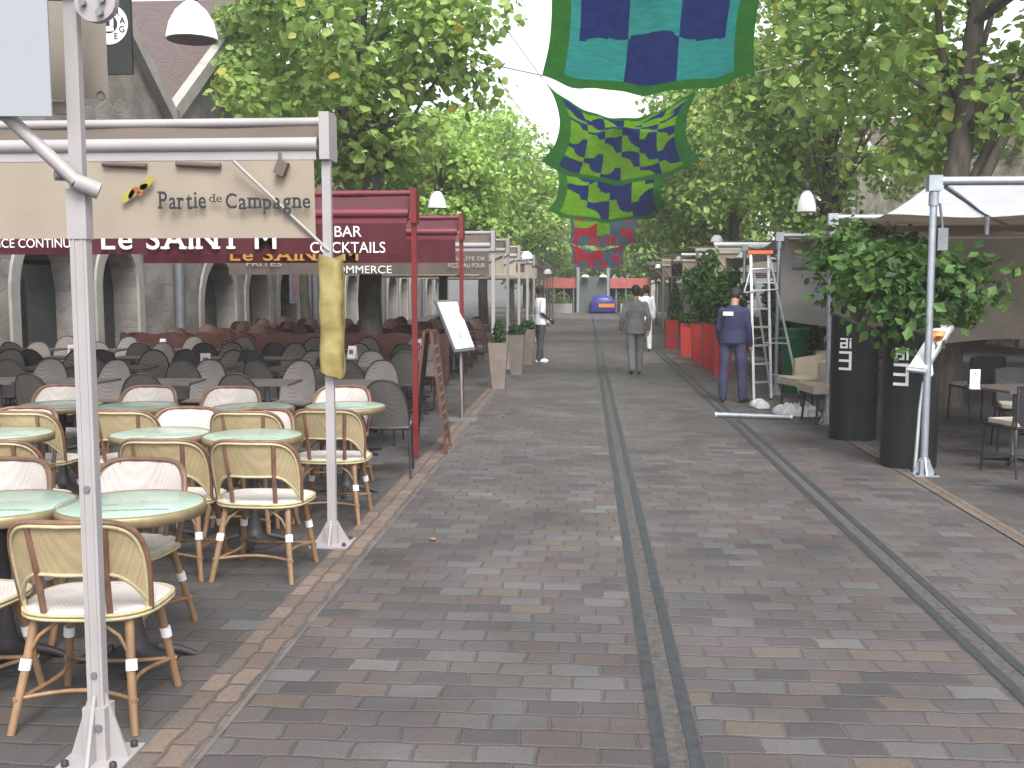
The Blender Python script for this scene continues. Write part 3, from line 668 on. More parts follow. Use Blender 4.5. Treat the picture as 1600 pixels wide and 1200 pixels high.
mb.build('emblem', [M['yellow'], M['rust']], cv)
mb = MB(); a = P(365, 252, Y2-.12); b = P(514, 392, Y2-.02); mb.tube([(a.x-rl.x, a.y-rl.y, a.z), (b.x-rl.x, b.y-rl.y, b.z)], .011, 8); mb.build('brace', M['white'], cr)
mb = MB(); a = P(440, 262, Y2-.08); q = Matrix.Rotation(.4, 3, 'Y'); c0 = (a.x-rl.x, a.y-rl.y, a.z); mb.box((c0[0]-.035, c0[1]-.03, c0[2]-.05), (c0[0]+.035, c0[1]+.03, c0[2]+.045), rot=q, org=c0); mb.tube([c0, (c0[0]-.02, c0[1]+.03, c0[2]+.1)], .01, 6); mb.build('wind_sensor', M['taupe'], cr)
mb = MB()
for px in (160, 275): mb = MB(); a = P(px, 256, Y2-.06); mb.tube([(a.x-rl.x, a.y-rl.y, a.z), (a.x-rl.x+.3, a.y-rl.y, a.z-.015)], .017, 8); mb.build('folding_arm', M['taupe'], cr)
# yellowed wrapping on the post
mb = MB(); z0, z1 = P(520, 586, Y2).z, P(520, 402, Y2).z
mb.sheet(lambda u, v: (.02+.075*math.copysign(abs(math.cos(u*6.283))**.55, math.cos(u*6.283))*(1+.06*math.sin(v*17+u*9)), .075*math.copysign(abs(math.sin(u*6.283))**.55, math.sin(u*6.283))*(1+.05*math.sin(v*13)), z0+(z1-z0)*v+.02*math.sin(u*6.283*2)), 36, 30, .004)
wr = mb.build('pole_wrapping', M['kraft'], None, (X2, Y2, 0)); tag(wr, 'yellowed plastic and cardboard wrapped round the white awning post', 'wrapping')
# burgundy awnings
g = G(650, 716); Y3, X3 = g.y, g.x
b1, v1 = awning(X3, Y3, zat(301, Y3), zat(334, Y3), zat(341, Y3), zat(397, Y3), M['redpost'], M['burg'], M['burg'], 'burgundy awning lettered Le SAINT M and BAR COCKTAILS on a red post', roof=2.2, r=.026, barm=M['burgmetal'])
on_valance(523, 565, 370, 353, Y3, v1, 'BAR', M['letterw'], b1)
on_valance(485, 602, 395, 378, Y3, v1, 'COCKTAILS', M['letterw'], b1)
on_valance(155, 432, 389, 356, Y3, v1, 'Le SAINT M', M['letterw'], b1, serif=True, bold=.01)
on_valance(-40, 110, 387, 373, Y3, v1, 'SERVICE CONTINU', M['letterw'], b1)
g = G(722, 652); Y4, X4 = g.y, g.x
b2, v2 = awning(X4, Y4, zat(340, Y4), zat(363, Y4), zat(371, Y4), zat(411, Y4), M['redpost'], M['burg'], M['burg'], 'second burgundy awning, gold Le SAINT M lettering on its dark valance', xw=P(225, 400, Y4).x, roof=2.4, r=.026, barm=M['burgmetal'])
on_valance(357, 560, 407, 388, Y4, v2, 'Le SAINT M', M['letterg'], b2, serif=True, bold=.01)
g = G(771, 603); Y5, X5 = g.y, g.x
b3, v3 = awning(X5, Y5, zat(364, Y5), zat(384, Y5), zat(391, Y5), zat(429, Y5), M['white'], M['taupe'], M['taupe'], 'taupe awning lettered COMMERCE and AU FOUR on a white post', xw=P(358, 400, Y5).x, roof=2.4, r=.03)
on_valance(385, 440, 416, 408, Y5, v3, 'FRITES', M['lettert'], b3)
on_valance(512, 612, 427, 415, Y5, v3, 'COMMERCE', M['letterw'], b3)
on_valance(690, 758, 407, 401, Y5, v3, 'SPECIALITE DE', M['lettert'], b3)
on_valance(700, 758, 418, 411, Y5, v3, 'PIZZA AU FOUR', M['lettert'], b3)
mb = MB(); mb.tube([(-.1, .3, 2.0), (-4.6, .3, 2.0)], .05, 10); mb.build('lower_roller', M['creamlight'], b3)
yy = Y5; names = ['with a pale cream hanging side cloth', 'next beyond the pale cream one', 'third cream one past the taupe awning', 'fourth past the taupe awning, brown valance', 'fifth past the taupe awning', 'sixth past the taupe awning', 'seventh past the taupe awning', 'eighth past the taupe awning', 'last of the left row']
for k in range(9):
    yy += 3.7; cm = [M['creamlight'], M['creamlight'], M['taupe']][k % 3] if k < 6 else M['taupe']
    a_, _ = awning(-1.62, yy, 2.68-.01*k, 2.47-.01*k, 2.40, 1.98 if k % 3 != 2 else 2.1, M['white'] if k < 4 else M['taupe'], cm if k > 1 else M['taupe'], cm, 'small left awning on a slim post, '+names[k], xw=-6.5, roof=1.6, r=.03)
    if k < 3:
        mb = MB(); mb.tube([(-.1, -.06, 2.35), (-.75, -.06, 2.05), (-1.1, -.06, 1.93)], .014, 6); mb.build('brace', M['taupe'], a_)
# nearest unit: post, bracket, arm, grey vinyl, beyond the top left of the frame
g = G(157, 1186); Y1, X1 = g.y, g.x
o = empty('awning', (X1, Y1, 0), 0, 'nearest white awning post with bolted foot plate, its grey vinyl panel at the top left', 'awning', 'awnings over the left terraces')
mb = MB(); sq_post(mb, 0, 0, .01, P(130, 300, Y1).z, .030); mb.box((-.035, -.027, P(130, 320, Y1).z-.12), (.035, .027, P(130, 300, Y1).z+.01))
mb.box((.012, -.025, .02), (.018, -.0212, 2.0)); mb.box((-.018, -.025, .02), (-.012, -.0212, 2.0)); mb.build('post', M['white'], o)
mb = MB(); sq_post(mb, 0, 0, P(130, 300, Y1).z, 3.2, .024); mb.build('inner_post', M['white'], o)
base_shoe(o, M['white'], .030, 1.5, .12)
mb = MB()
for z in (.33, 1.02): mb = MB(); mb.tube([(0, -.020, z), (0, -.030, z)], .012, 10); mb.build('bolt', M['zinc'], o)
mb = MB(); mb.tube([(.02, -.038, .14), (.02, -.052, .14)], .014, 6); mb.build('bolt', M['zinc'], o); mb = MB(); mb.tube([(-.02, -.02, 2.13), (-.06, -.05, 2.13)], .018, 8); mb.build('bolt', M['zinc'], o)
def L1(px, py, dy=0): q = P(px, py, Y1+dy); return Vector((q.x-X1, dy, q.z))
mb = MB(); mb.tube([L1(120, 284, -.05), L1(22, 192, -.07), L1(-80, 95, -.1)], .024, 10); mb.build('strut', M['white'], o)
mb = MB(); a = L1(118, 284, -.05); mb.tube([a, a+Vector((.07, .03, -.03))], .03, 10); mb.build('strut_joint', M['white'], o)
n = 20; mb = MB(); vs = [L1(148+32*math.cos(t)+0, 2+32*math.sin(t), -.07) for t in np.linspace(0, math.pi, 12)]+[L1(116, -60, -.07), L1(180, -60, -.07)][::1]
vs = [Vector(v) for v in vs]; k = len(vs); mb.add(vs+[v+Vector((0, .03, 0)) for v in vs], [tuple(range(k)), tuple(range(2*k-1, k-1, -1))]+[(i, (i+1) % k, k+(i+1) % k, k+i) for i in range(k)])
mb.build('bracket', M['white'], o)
mb = MB()
for px, py in ((130, 5), (157, 20), (160, 0)):
    mb = MB(); a = L1(px, py, -.075); mb.tube([a, a+Vector((0, -.015, 0))], .013, 6); mb.build('bracket_bolt', M['zinc'], o)
mb = MB(); mb.tube([L1(-300, -30, .0), L1(120, -26, 0)], .06, 12); mb.build('front_bar', M['white'], o)
mb = MB(); a, b = L1(-330, 186, -.12), L1(80, 186, -.12); zt_ = L1(0, -70, -.12).z
mb.sheet(lambda u, v: (a.x+(b.x-a.x)*u, -.12+.012*math.sin(u*7), zt_+(a.z-zt_)*v), 30, 4, .01); mb.build('vinyl_panel', M['vinyl'], o)
mb = MB(); q0, q1 = L1(80, 155, .35), L1(170, 155, .35); zt2 = L1(100, -60, .35).z
mb.sheet(lambda u, v: (q0.x-.5+(q1.x-q0.x+.5)*u, .35+.015*math.sin(u*25), zt2+(q0.z-zt2)*v), 30, 4, .008); mb.build('side_curtain', M['tancanvas'], o)
mb = MB(); q0, q1 = L1(84, 178, .4), L1(112, 160, .4); mb.box((q0.x, .38, q0.z), (q1.x, .44, q1.z)); mb.build('curtain_weight', M['cushion'], o)
mb = MB(); q = L1(158, 149, .33); mb.tube([q+Vector((.017*math.cos(t), 0, .017*math.sin(t))) for t in np.linspace(0, 6.283, 14, endpoint=False)], .0028, 5, closed=True); mb.build('ring', M['zinc'], o)
# black hanging sign with a white ring of letters
YS = 7.6; a = P(172, 116, YS); b = P(207, 116, YS); a.x -= .16; zt = P(190, -40, YS).z
o = empty('hanging_sign', (a.x, YS, a.z), 0, 'black hanging sign with a white ring badge reading GARAGE', 'sign')
W = b.x-a.x; H = zt-a.z
mb = MB(); mb.box((0, 0, 0), (W, .03, H)); mb.build('board', M['black'], o)
cc_ = P(170, 38, YS); cx, cz = cc_.x-a.x, cc_.z-a.z; r1, r0 = P(200, 38, YS).x-cc_.x, P(184, 38, YS).x-cc_.x
mb = MB(); n = 40; vs = []
for t in np.linspace(0, 2*math.pi, n, endpoint=False):
    for r_ in (r0, r1):
        for dy in (-.006, .0): vs.append((cx+r_*math.cos(t), dy, cz+r_*math.sin(t)))
fs = []
for i in range(n):
    A, B = i*4, ((i+1) % n)*4; fs += [(A, A+2, B+2, B), (A+2, A+3, B+3, B+2), (A, B, B+1, A+1)]
mb.add(vs, fs); mb.box((cx-.02, -.006, cz-.05), (cx+.035, 0, cz-.015)); mb.box((cx+.01, -.006, cz-.02), (cx+.035, 0, cz+.04)); mb.build('badge', M['letterw'], o)
for i, ch in enumerate('GARAGE'):
    t = math.radians(95-34*i+20); rm = (r0+r1)/2
    text_part(ch, .045, (cx+rm*math.cos(t)-.018, -.009, cz+rm*math.sin(t)-.02), M['letterd'], o, name='letter', cur_rot=0)
text_part('LE BAR', .03, (cx, -.004, .06), M['letterw'], o, width=.16) if False else None
mb = MB(); mb.tube([(W*.5, .015, H), (W*.5, .015, H+.5)], .012, 6); mb.build('hanger', M['darkmetal'], o)
# ---- right-hand steel frames
def steel_awning(x, y, zt, drop, run, label, fm, xw=11.8, sec=None, tail=True, base='shoe', r=.032):
    o = empty('awning', (x, y, 0), 0, label, 'awning', 'steel-framed awnings over the right terraces'); L = xw-x
    mb = MB(); mb.tube([(0, 0, .01), (0, 0, zt-.03), (.03, 0, zt)], r, 14); mb.tube([(0,0,zt-.22), (0,0,zt-.1)], r+.012, 14); mb.build('post', M['galv'], o)
    base_shoe(o, M['galv'], r, 1.0, .11)
    mb = MB(); mb.tube([(-.04, 0, zt), (L, 0, zt)], .04, 12); mb.build('top_tube', M['galv'], o)
    def fn(u, v): return (-.02+(L+.02)*u, .03+run*v, zt-.02-drop*v-.10*math.sin(math.pi*v)-.04*math.sin(u*math.pi*5)**2*math.sin(math.pi*v))
    mb = MB(); mb.sheet(fn, 50, 16, .005, 0, (lambda u, v: 1 if (v < .42) else 0) if fm == 'two' else None)
    mb.build('canopy', [M['tancanvas'], M['whitecanvas']] if fm == 'two' else fm, o)
    if tail:
        mb = MB(); e = Vector(fn(0, 1)); mb.sheet(lambda u, v: (-.02+(L)*u, run+.03-.02*v, zt-.04-drop-(.10+.16*max(0, 1-u*14) if u < .07 else .10+.0*u)*v-.03*math.sin(u*50)*v), 90, 3, .004); mb.build('valance', fm if fm != 'two' else M['tancanvas'], o)
    for xc in (.12, 2.4):
        mb = MB(); e1 = Vector((xc, .05, zt-.05)); e2 = Vector((xc+.85, run*.42, zt-.22)); e3 = Vector((xc+.1 if xc > 1 else xc+1.7, run*.9, zt-.1-drop))
        mb.tube([e1, e2], .022, 8); mb.tube([e2, e3], .02, 8); mb.tube([e2+Vector((0, 0, .06)), e2-Vector((0, 0, .2))], [.03, .022], 10); mb.build('folding_arm', M['galv'], o)
    mb = MB(); mb.box((-.06, -.05, zt-.09), (.06, .05, zt+.05)); mb.build('end_bracket', M['galv'], o)
    return o
g = G(1443, 742); YR1 = g.y; zt = P(1455, 283, YR1).z
sa = steel_awning(g.x, g.y, zt, .18, 3.2, 'grey steel awning frame nearest on the right, bright translucent fabric beneath its tube', 'two')
mb = MB(); mb.tube([(.05, -.02, zt-.2), (.09, .0, zt-.45)], .012, 6); mb.box((.04, -.03, zt-.62), (.13, .04, zt-.42)); mb.build('motor_box', M['zinc'], sa)
mb = MB(); mb.sheet(lambda u, v: (.9+7*u, 3.4+.25*math.sin(v*3), zt-.36-1.35*v+.12*math.sin(u*9)*v), 40, 10, .005); mb.build('side_curtain', M['tancanvas'], sa)
g = G(1292, 662); YR2 = g.y; zt = P(1300, 340, YR2).z
sa = steel_awning(g.x, g.y, zt, .1, 3.0, 'second grey steel awning frame, its post beside the black planters', M['tancanvas'])
mb = MB(); qa, qb = P(1238, 416, YR2+3.2), P(1330, 408, YR2+3.2); mb.tube([(qa.x-sa.location.x, 3.2, qa.z), (qb.x-sa.location.x+2, 3.2, qb.z)], .06, 12); mb.build('roller', M['galv'], sa)
g = G(1212, 617); YR3 = g.y; zt = P(1212, 368, YR3).z
sa = steel_awning(g.x, g.y, zt, .05, 3.0, 'third grey steel awning frame with a slack grey sheet, behind the step ladder', M['greycanvas'])
mb = MB(); mb.sheet(lambda u, v: (.1+4.6*u, .35+.18*math.sin(u*6+v*2), zt-.05-(1.28+.1*math.sin(u*4))*v-.05*math.sin(u*11)*v), 40, 12, .005); mb.build('side_curtain', M['greycanvas'], sa)
g = G(1160, 588); YR4 = g.y; zt = P(1160, 386, YR4).z
sa = steel_awning(g.x, g.y, zt, .1, 2.6, 'fourth grey steel awning frame, white translucent fabric over the ladder top', 'two')
names = ['with a cream cassette past the steel frames', 'second cream one behind the tall leafy plants', 'third one, brown valance beside the suited man', 'fourth one, narrow and brown', 'fifth one with a pale top', 'sixth one', 'last one before the far square']
yy = YR4+.8
for k in range(8):
    yy += 4.3; L_ = 11.8-3.1
    if k >= 7: break
    o = empty('awning', (3.1, yy, 0), 0, 'small right-hand awning on a slim post, '+names[k], 'awning', 'cassette awnings over the far right terraces')
    pm = [M['creamlight'], M['creamlight'], M['taupe']][k % 3]
    mb = MB(); sq_post(mb, 0, 0, .0, 2.7, .035); mb.build('post', pm, o)
    mb = MB(); mb.tube([(-.05, .1, 2.72), (8.5, .1, 2.72)], .05, 10); mb.build('top_tube', M['whitegloss' if k < 3 else 'creamlight'], o)
    mb = MB(); mb.tube([(-.05, -.02, 2.52), (8.5, -.02, 2.52)], .05, 10); mb.build('front_bar', M['creamlight'], o)
    mb = MB(); mb.sheet(lambda u, v: (-.02+8.5*u, .15+3.4*v, 2.74+.2*v), 12, 8, .006); mb.build('canopy', M['taupe'], o)
    mb = MB(); mb.sheet(lambda u, v: (-.02+8.5*u, -.03+.01*math.sin(u*60)*v, 2.48-.42*v), 60, 3, .005); mb.build('valance', [M['cream'], M['taupe']][k % 2], o)
    mb = MB(); mb.tube([(.02, -.04, 2.42), (.35, -.05, 2.0)], .02, 6); mb.build('brace', M['creamlight'], o)
# little white spot lamps on the cassettes
for i, (px, py, Y) in enumerate(((1120, 378, 26.3), (1062, 408, 35), (1029, 419, 44), (823, 404, 25.9), (856, 428, 37))):
    q = P(px, py, Y); o = empty('spot_lamp', tuple(q), 0, ['white spot lamp on the cassette above the red planters', 'white spot lamp on the second cream cassette at right', 'farthest white spot lamp on the right cassettes', 'white spot lamp on the left cassette above the man in white', 'farthest white spot lamp on the left cassettes'][i], 'lamp', 'small spot lamps on the awnings')
    mb = MB(); mb.lathe([(.15, 0), (.145, .06), (.11, .13), (.05, .17)], 14); mb.build('shade', M['whitegloss'], o)
    mb = MB(); mb.tube([(0,0,.16), (.0,.05,.22), (.0,.1,.1), (.0,.1,-.12)], .012, 5); mb.build('arm', M['darkmetal'], o)
# ================================================================ RATTAN CHAIRS AND TABLES
def rattan_chair():
    o = empty('rattan_chair', (0,0,0), 0, 'x', 'chair', 'tan rattan chairs of the cream terrace')
    H0, H1 = .455, .845
    def back(u, h): 
        t = (h-H0)/(H1-H0); wd = .225+.03*t
        return Vector((wd*u, -.195-.085*t+.105*abs(u)**2.2, h))
    def htop(u): return H0+(H1-H0)*(1-abs(u)**5.2*.999)**.5
    def hlow(u): return .635-.15*max(0, (abs(u)-.45)/.55)**2.2
    # woven panel: tan outside, white inside
    def panel(u, v):
        a = (u-.5)*2*.985; return back(a, hlow(a)+(htop(a)-hlow(a)-.006)*v)
    mb = MB(); mb.sheet(panel, 30, 8, .012, 0, None, 1); bp = mb.build('backrest', [M['weavetan'], M['weavewhite']], o)
    # check which side is the outside is settled by mi order (normal faces rear)
    rim = []
    for k in range(41):
        t = math.pi*k/40; u = -math.copysign(abs(math.cos(t))**.38, math.cos(t)); s_ = abs(math.sin(t))**.55
        rim.append(back(u, H0+(H1-H0)*s_))
    rim[0].z = rim[-1].z = H0
    mb = MB(); mb.tube(rim, .0135, 8); mb.build('back_frame', M['rattandark'], o)
    mb = MB(); inner = [Vector((p.x*.965, p.y-.012, H0+(p.z-H0)*.965+.002)) for p in rim]; mb.tube(inner, .008, 6)
    low = [back(a, hlow(a)-.004)+Vector((0, -.008, 0)) for a in np.linspace(-.97, .97, 25)]; mb.tube(low, .008, 6); mb.build('cane_binding', M['cane'], o)
    for s in (-1, 1):
        mb = MB(); mb.tube([Vector((s*.115, -.185, .45)), back(s*.5, .635)+Vector((0, -.008, 0)), back(s*.52, .83)+Vector((0, -.006, 0))], .0125, 8); mb.build('upright', M['rattandark'], o)
    # seat: rounded trapezoid
    def so_(t, g=0):
        c, s = math.cos(t), math.sin(t); rx = .235+.02*s; return ((rx+g)*math.copysign(abs(c)**.62, c), (.215+g)*math.copysign(abs(s)**.62, s)+.01)
    n = 36; mb = MB(); vs = []; 
    for (g, z) in ((-.02, .437), (0, .44), (0, .465), (-.03, .472), (-.10, .466)):
        for k in range(n): x, y = so_(2*math.pi*k/n, g); vs.append((x, y, z))
    fs = [(i*n+j, i*n+(j+1) % n, (i+1)*n+(j+1) % n, (i+1)*n+j) for i in range(4) for j in range(n)]+[tuple(range(n-1, -1, -1)), tuple(4*n+j for j in range(n))]
    mb.add(vs, fs, 0, True); st = mb.build('seat', M['weavewhite'], o)
    mb = MB()
    for z in (.443, .459): mb.tube([(*so_(2*math.pi*k/n, .006), z) for k in range(n)], .0085, 6, closed=True)
    mb.build('seat_rim', M['cane'], st)
    feet = {}
    for sx in (-1, 1):
        for sy in (-1, 1):
            a = Vector((sx*.165, sy*.15+.01, .445)); b = Vector((sx*.215, sy*.215+(.015 if sy > 0 else -.05), 0)); feet[sx, sy] = (a, b)
            mb = MB(); mb.tube([a, a.lerp(b, .45)+Vector((-sx*.003, 0, 0)), b], [.0175, .0165, .0145], 8); lg = mb.build('leg', M['rattan'], o)
            c = a.lerp(b, .42); d = (b-a).normalized(); mb = MB(); mb.tube([c-d*.022, c+d*.022], .0205, 10); mb.build('tie', M['tie'], lg)
    for sx in (-1, 1):      # bent braces
        for sy in (-1, 1):
            a, b = feet[sx, sy]; c = a.lerp(b, .36)
            mb = MB(); mb.tube([c, c.lerp(Vector((sx*.07, sy*.17, .44)), .55)+Vector((sx*.02, 0, -.0)), Vector((sx*.06, sy*.175, .44))], .0075, 6); mb.build('brace', M['rattan'], o)
    q = {k: a.lerp(b, .70) for k, (a, b) in feet.items()}
    for pr in (((-1,-1),(1,-1)), ((1,-1),(1,1)), ((1,1),(-1,1)), ((-1,1),(-1,-1))):
        a, b = q[pr[0]], q[pr[1]]; mid = (a+b)/2; inw = Vector((-mid.x, -mid.y, 0))*.28; mb = MB()
        mb.tube([a.lerp(b, t)+inw*math.sin(math.pi*t)+Vector((0,0,.008*math.sin(math.pi*t))) for t in np.linspace(-.04, 1.04, 9)], .0095, 6); mb.build('stretcher', M['rattan'], o)
    return o
def bistro_table():
    o = empty('bistro_table', (0,0,0), 0, 'x', 'table', 'round mint-topped bistro tables')
    mb = MB(); mb.lathe([(.0, .728), (.318, .728), (.325, .731), (.325, .738), (.318, .741), (0, .741)], 48, cap=False); tp = mb.build('tabletop', M['mint'], o)
    mb = MB(); mb.lathe([(.316, .69), (.334, .692), (.336, .738), (.327, .744), (.325, .738), (.316, .738)], 48, cap=False); mb.build('rim', M['brass'], tp)
    # painted motif: a script line and an olive sprig
    mb = MB(); rd = random.Random(4)
    for k in range(26):
        x = -.05+k*.011; z0 = -.17+k*.0035+rd.uniform(-.006, .006); mb.add([(x, z0-.008, .7425), (x+.009, z0-.008+rd.uniform(0,.004), .7425), (x+.009, z0+.006, .7425), (x, z0+.004, .7425)], [(0,1,2,3)], 0)
    for k in range(16):
        x, y = rd.uniform(-.17, .06), rd.uniform(-.08, .05); r = rd.uniform(.008, .018); a = rd.random()*3
        mb.add([(x+r*math.cos(a), y+r*math.sin(a), .7425), (x-r*.5*math.sin(a), y+r*.5*math.cos(a), .7425), (x-r*math.cos(a), y-r*math.sin(a), .7425), (x+r*.5*math.sin(a), y-r*.5*math.cos(a), .7425)], [(0,1,2,3)], 1+(k % 2))
    mb.build('painted_motif', [mat('blue_ink', (.12,.2,.26)), mat('olive_ink', (.33,.36,.16)), mat('brown_ink', (.4,.24,.16))], tp)
    mb = MB(); mb.lathe([(.20, .0), (.20, .012), (.15, .03), (.06, .06), (.045, .12), (.03, .2), (.027, .45), (.035, .6), (.05, .66), (.12, .69), (.12, .7)], 20); mb.build('pedestal', M['iron'], o)
    for k in range(4):
        a = k*math.pi/2+.4; mb = MB(); mb.tube([(.1*math.cos(a), .1*math.sin(a), .05), (.2*math.cos(a), .2*math.sin(a), .03), (.27*math.cos(a), .27*math.sin(a), .0)], [.03, .022, .018], 6); mb.build('foot', M['iron'], o)
    return o
RC = rattan_chair(); RC.scale = (1.13, 1.05, 1); BT = bistro_table(); used = set()
def place(proto, x, y, rz, label, scale=None):
    if proto.name not in used:
        used.add(proto.name); proto.location = (x, y, 0); proto.rotation_euler = (0, 0, rz); proto['label'] = label; return proto
    return dup(proto, (x, y, 0), rz, label)
TB = [(205, 787, 'nearest round mint table in full view, right behind the nearest white post'), (2, 787, 'round mint table cut by the left edge of the view, level with the nearest one'),
      (250, 677, 'round mint table in the middle row, left of centre'), (395, 680, 'round mint table in the middle row, nearest the brick band'),
      (3, 677, 'round mint table of the middle row, cut by the left edge of the view'), (95, 632, 'round mint table of the back row, partly behind the nearest white post'),
      (215, 634, 'round mint table of the back row, just right of the nearest white post'), (396, 636, 'third round mint table of the back row'), (540, 634, 'round mint table of the back row next to the lane, behind the second white post')]
tn = ['nearest full mint table', 'near table at the left edge', 'middle-row table left of centre', 'middle-row table nearest the brick band', 'middle-row table at the left edge', 'back-row table behind the nearest post', 'back-row table right of the nearest post', 'third table of the back row', 'back-row table next to the lane']
CH = [((100, 817, .06), (232, 736, -.12)), ((-165, 812, -.1), (22, 733, -.05)), ((244, 688, .03), (300, 650, -.05)), ((387, 690, -.03), (415, 652, -.12)), ((-20, 690, 0), (45, 652, .05)),
      ((25, 644, 0), (105, 617, 0)), ((182, 643, .04), (240, 617, -.06)), ((378, 644, 0), (367, 617, 0)), ((506, 641, .03), (540, 612, -.1))]
for i, (px, py, lb) in enumerate(TB):
    p = G(px, py, .74); place(BT, p.x, p.y, random.uniform(-.3, .3), lb)
    for k_, (qx, qy, ang) in enumerate(CH[i]):
        if k_ == 0: yb = P(qx, qy, 1).y; q = G(qx, qy, .845); r_ = ang; lb2 = 'rattan chair, tan back toward the camera, at the '+tn[i]
        else: q = G(qx, qy, .845); q = P(qx, qy, max(q.y, p.y+.60)); r_ = math.pi+ang; lb2 = 'rattan chair, pale inner back facing camera, at the '+tn[i]
        off = Matrix.Rotation(r_, 3, 'Z') @ Vector((0, .28, 0)); place(RC, q.x+off.x, q.y+off.y, r_, lb2)
# ================================================================ WOVEN GREY CHAIRS
def woven_chair(name, label, grp, wm_in, wm_out, fm, round_top=True, cushion=False, hmax=.90):
    o = empty(name, (0,0,0), 0, label, 'chair', grp); H0 = .45
    def back(u, h): t = (h-H0)/(hmax-H0); return Vector(((.215+.02*t)*u, -.20-.11*t+.05*u*u, h))
    def htop(u): return H0+(hmax-H0)*((1-abs(u)**2.6*.999)**.5 if round_top else 1-.06*abs(u)**2)
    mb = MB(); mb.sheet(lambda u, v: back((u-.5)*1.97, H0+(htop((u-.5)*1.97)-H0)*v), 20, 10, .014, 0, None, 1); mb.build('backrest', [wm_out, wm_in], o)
    rim = [back(a, htop(a)) for a in np.concatenate([[-1], -np.cos(np.linspace(.12, math.pi-.12, 25)), [1]])]; rim[0].z = rim[-1].z = H0
    mb = MB(); mb.tube(rim, .011, 6); mb.build('back_frame', fm, o)
    mb = MB(); mb.sheet(lambda u, v: ((.22+.01*v)*(2*u-1), -.21+.43*v, .455-.012*math.sin(math.pi*u)*math.sin(math.pi*v)), 8, 8, .022); st = mb.build('seat', wm_in, o)
    mb = MB(); mb.tube([(-.22,-.21,.45),(.22,-.21,.45),(.23,.22,.45),(-.23,.22,.45)], .012, 6, closed=True); mb.build('seat_frame', fm, st)
    if cushion:
        mb = MB(); mb.sheet(lambda u, v: (.2*(2*u-1), -.19+.39*v, .485+.012*math.sin(math.pi*u)*math.sin(math.pi*v)), 8, 8, .04); mb.build('cushion', M['cushion'], o)
    for sx in (-1, 1):
        mb = MB(); mb.tube([(sx*.225,.21,.45), (sx*.235,.235,0)], .0115, 6); mb.build('leg', fm, o)
        mb = MB(); mb.tube([(sx*.215,-.2,.45), (sx*.235,-.29,0)], .0115, 6); mb.build('leg', fm, o)
    return o
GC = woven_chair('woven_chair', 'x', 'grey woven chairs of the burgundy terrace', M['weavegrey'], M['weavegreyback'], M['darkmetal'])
def square_table(name, grp, tm, w=.34):
    o = empty(name, (0,0,0), 0, 'x', 'table', grp)
    mb = MB(); mb.box((-w,-w,.72), (w,w,.745)); mb.build('tabletop', tm, o)
    mb = MB(); mb.tube([(0,0,.02),(0,0,.72)], .03, 10); mb.build('column', M['zinc'], o)
    mb = MB()
    for k in range(4): a = k*math.pi/2+.785; mb.tube([(0,0,.05), (.3*math.cos(a), .3*math.sin(a), .012)], [.03, .014], 6)
    mb.build('base', M['iron'], o)
    return o
GT = square_table('square_table', 'dark square tables of the burgundy terrace', M['darktop'], .3)
def menu_card():
    o = empty('menu_card', (0,0,0), 0, 'x', 'menu card', 'menu cards standing on the grey terrace tables')
    mb = MB()
    for s in (-1, 1): mb.add([(-.06, s*.045, 0), (.06, s*.045, 0), (.06, s*.004, .17), (-.06, s*.004, .17), (-.06, s*.042, 0), (.06, s*.042, 0), (.06, s*.001, .17), (-.06, s*.001, .17)], [(0,1,2,3),(7,6,5,4),(0,4,5,1),(2,6,7,3)])
    mb.build('page', M['card'], o)
    mb = MB(); mb.box((-.035, -.036, .06), (.03, -.0355, .12)); mb.build('print', mat('red_print', (.4,.1,.14)), o)
    bpy.data.objects  # parts done
    return o
MC = menu_card(); rd = random.Random(11)
for r in range(4):
    ty = 10.75+r*1.75
    for c in range(7):
        tx = -2.35-c*.98+rd.uniform(-.08, .08)-(.3 if r % 2 else 0)
        if (tx+4)**2+(ty-19.2)**2 < .6: continue
        pos = '%s from lane, %s row, burgundy terrace' % (ORD[c], ORD[r])
        if not (r == 0 and c == 0): place(GT, tx, ty, rd.uniform(-.1, .1), 'dark square table, '+pos)
        j = lambda s: rd.uniform(-s, s)
        if r == 0 and c == 0:
            q = G(603, 745); place(GC, q.x-.02, q.y+.15, .12, 'large grey woven chair with arched back beside the red post')
            place(GT, tx, ty, .1, 'dark square table beside the red awning post')
        else: place(GC, tx+j(.08), ty-.62+j(.07), j(.3), 'grey woven chair seen from behind, '+pos)
        place(GC, tx+j(.08)+.05, ty+.62+j(.07), math.pi+j(.3), 'grey woven chair facing the camera, '+pos)
        if (r*7+c*3) % 4 == 1:
            m_ = place(MC, tx+j(.1), ty+j(.1), j(.6), 'small white menu card on the table '+pos); m_.location.z = .745
# ---------------------------------------------------------------- red-brown terrace
RCH = woven_chair('wooden_chair', 'x', 'red-brown chairs of the taupe-awning terrace', M['redwood'], M['redwood'], M['redwood'], True, False, .92)
RT = square_table('wooden_table', 'red-brown tables of the taupe-awning terrace', M['redwood'], .38)
for r in range(5):
    ty = 18.9+r*1.9
    for c in range(6):
        tx = -2.7-c*1.05+rd.uniform(-.08, .08)
        if (tx+3.95)**2+(ty-19.2)**2 < .9: continue
        if (tx+4.2)**2+(ty-30.5)**2 < .5: continue
        pos = '%s from lane, %s row, taupe-awning terrace' % (ORD[c], ORD[r])
        place(RT, tx, ty, 0, 'red-brown table, '+pos)
        place(RCH, tx+rd.uniform(-.1,.1), ty-.62, rd.uniform(-.25,.25), 'red-brown chair seen from behind, '+pos)
        place(RCH, tx+rd.uniform(-.1,.1), ty+.62, math.pi+rd.uniform(-.25,.25), 'red-brown chair facing the camera, '+pos)
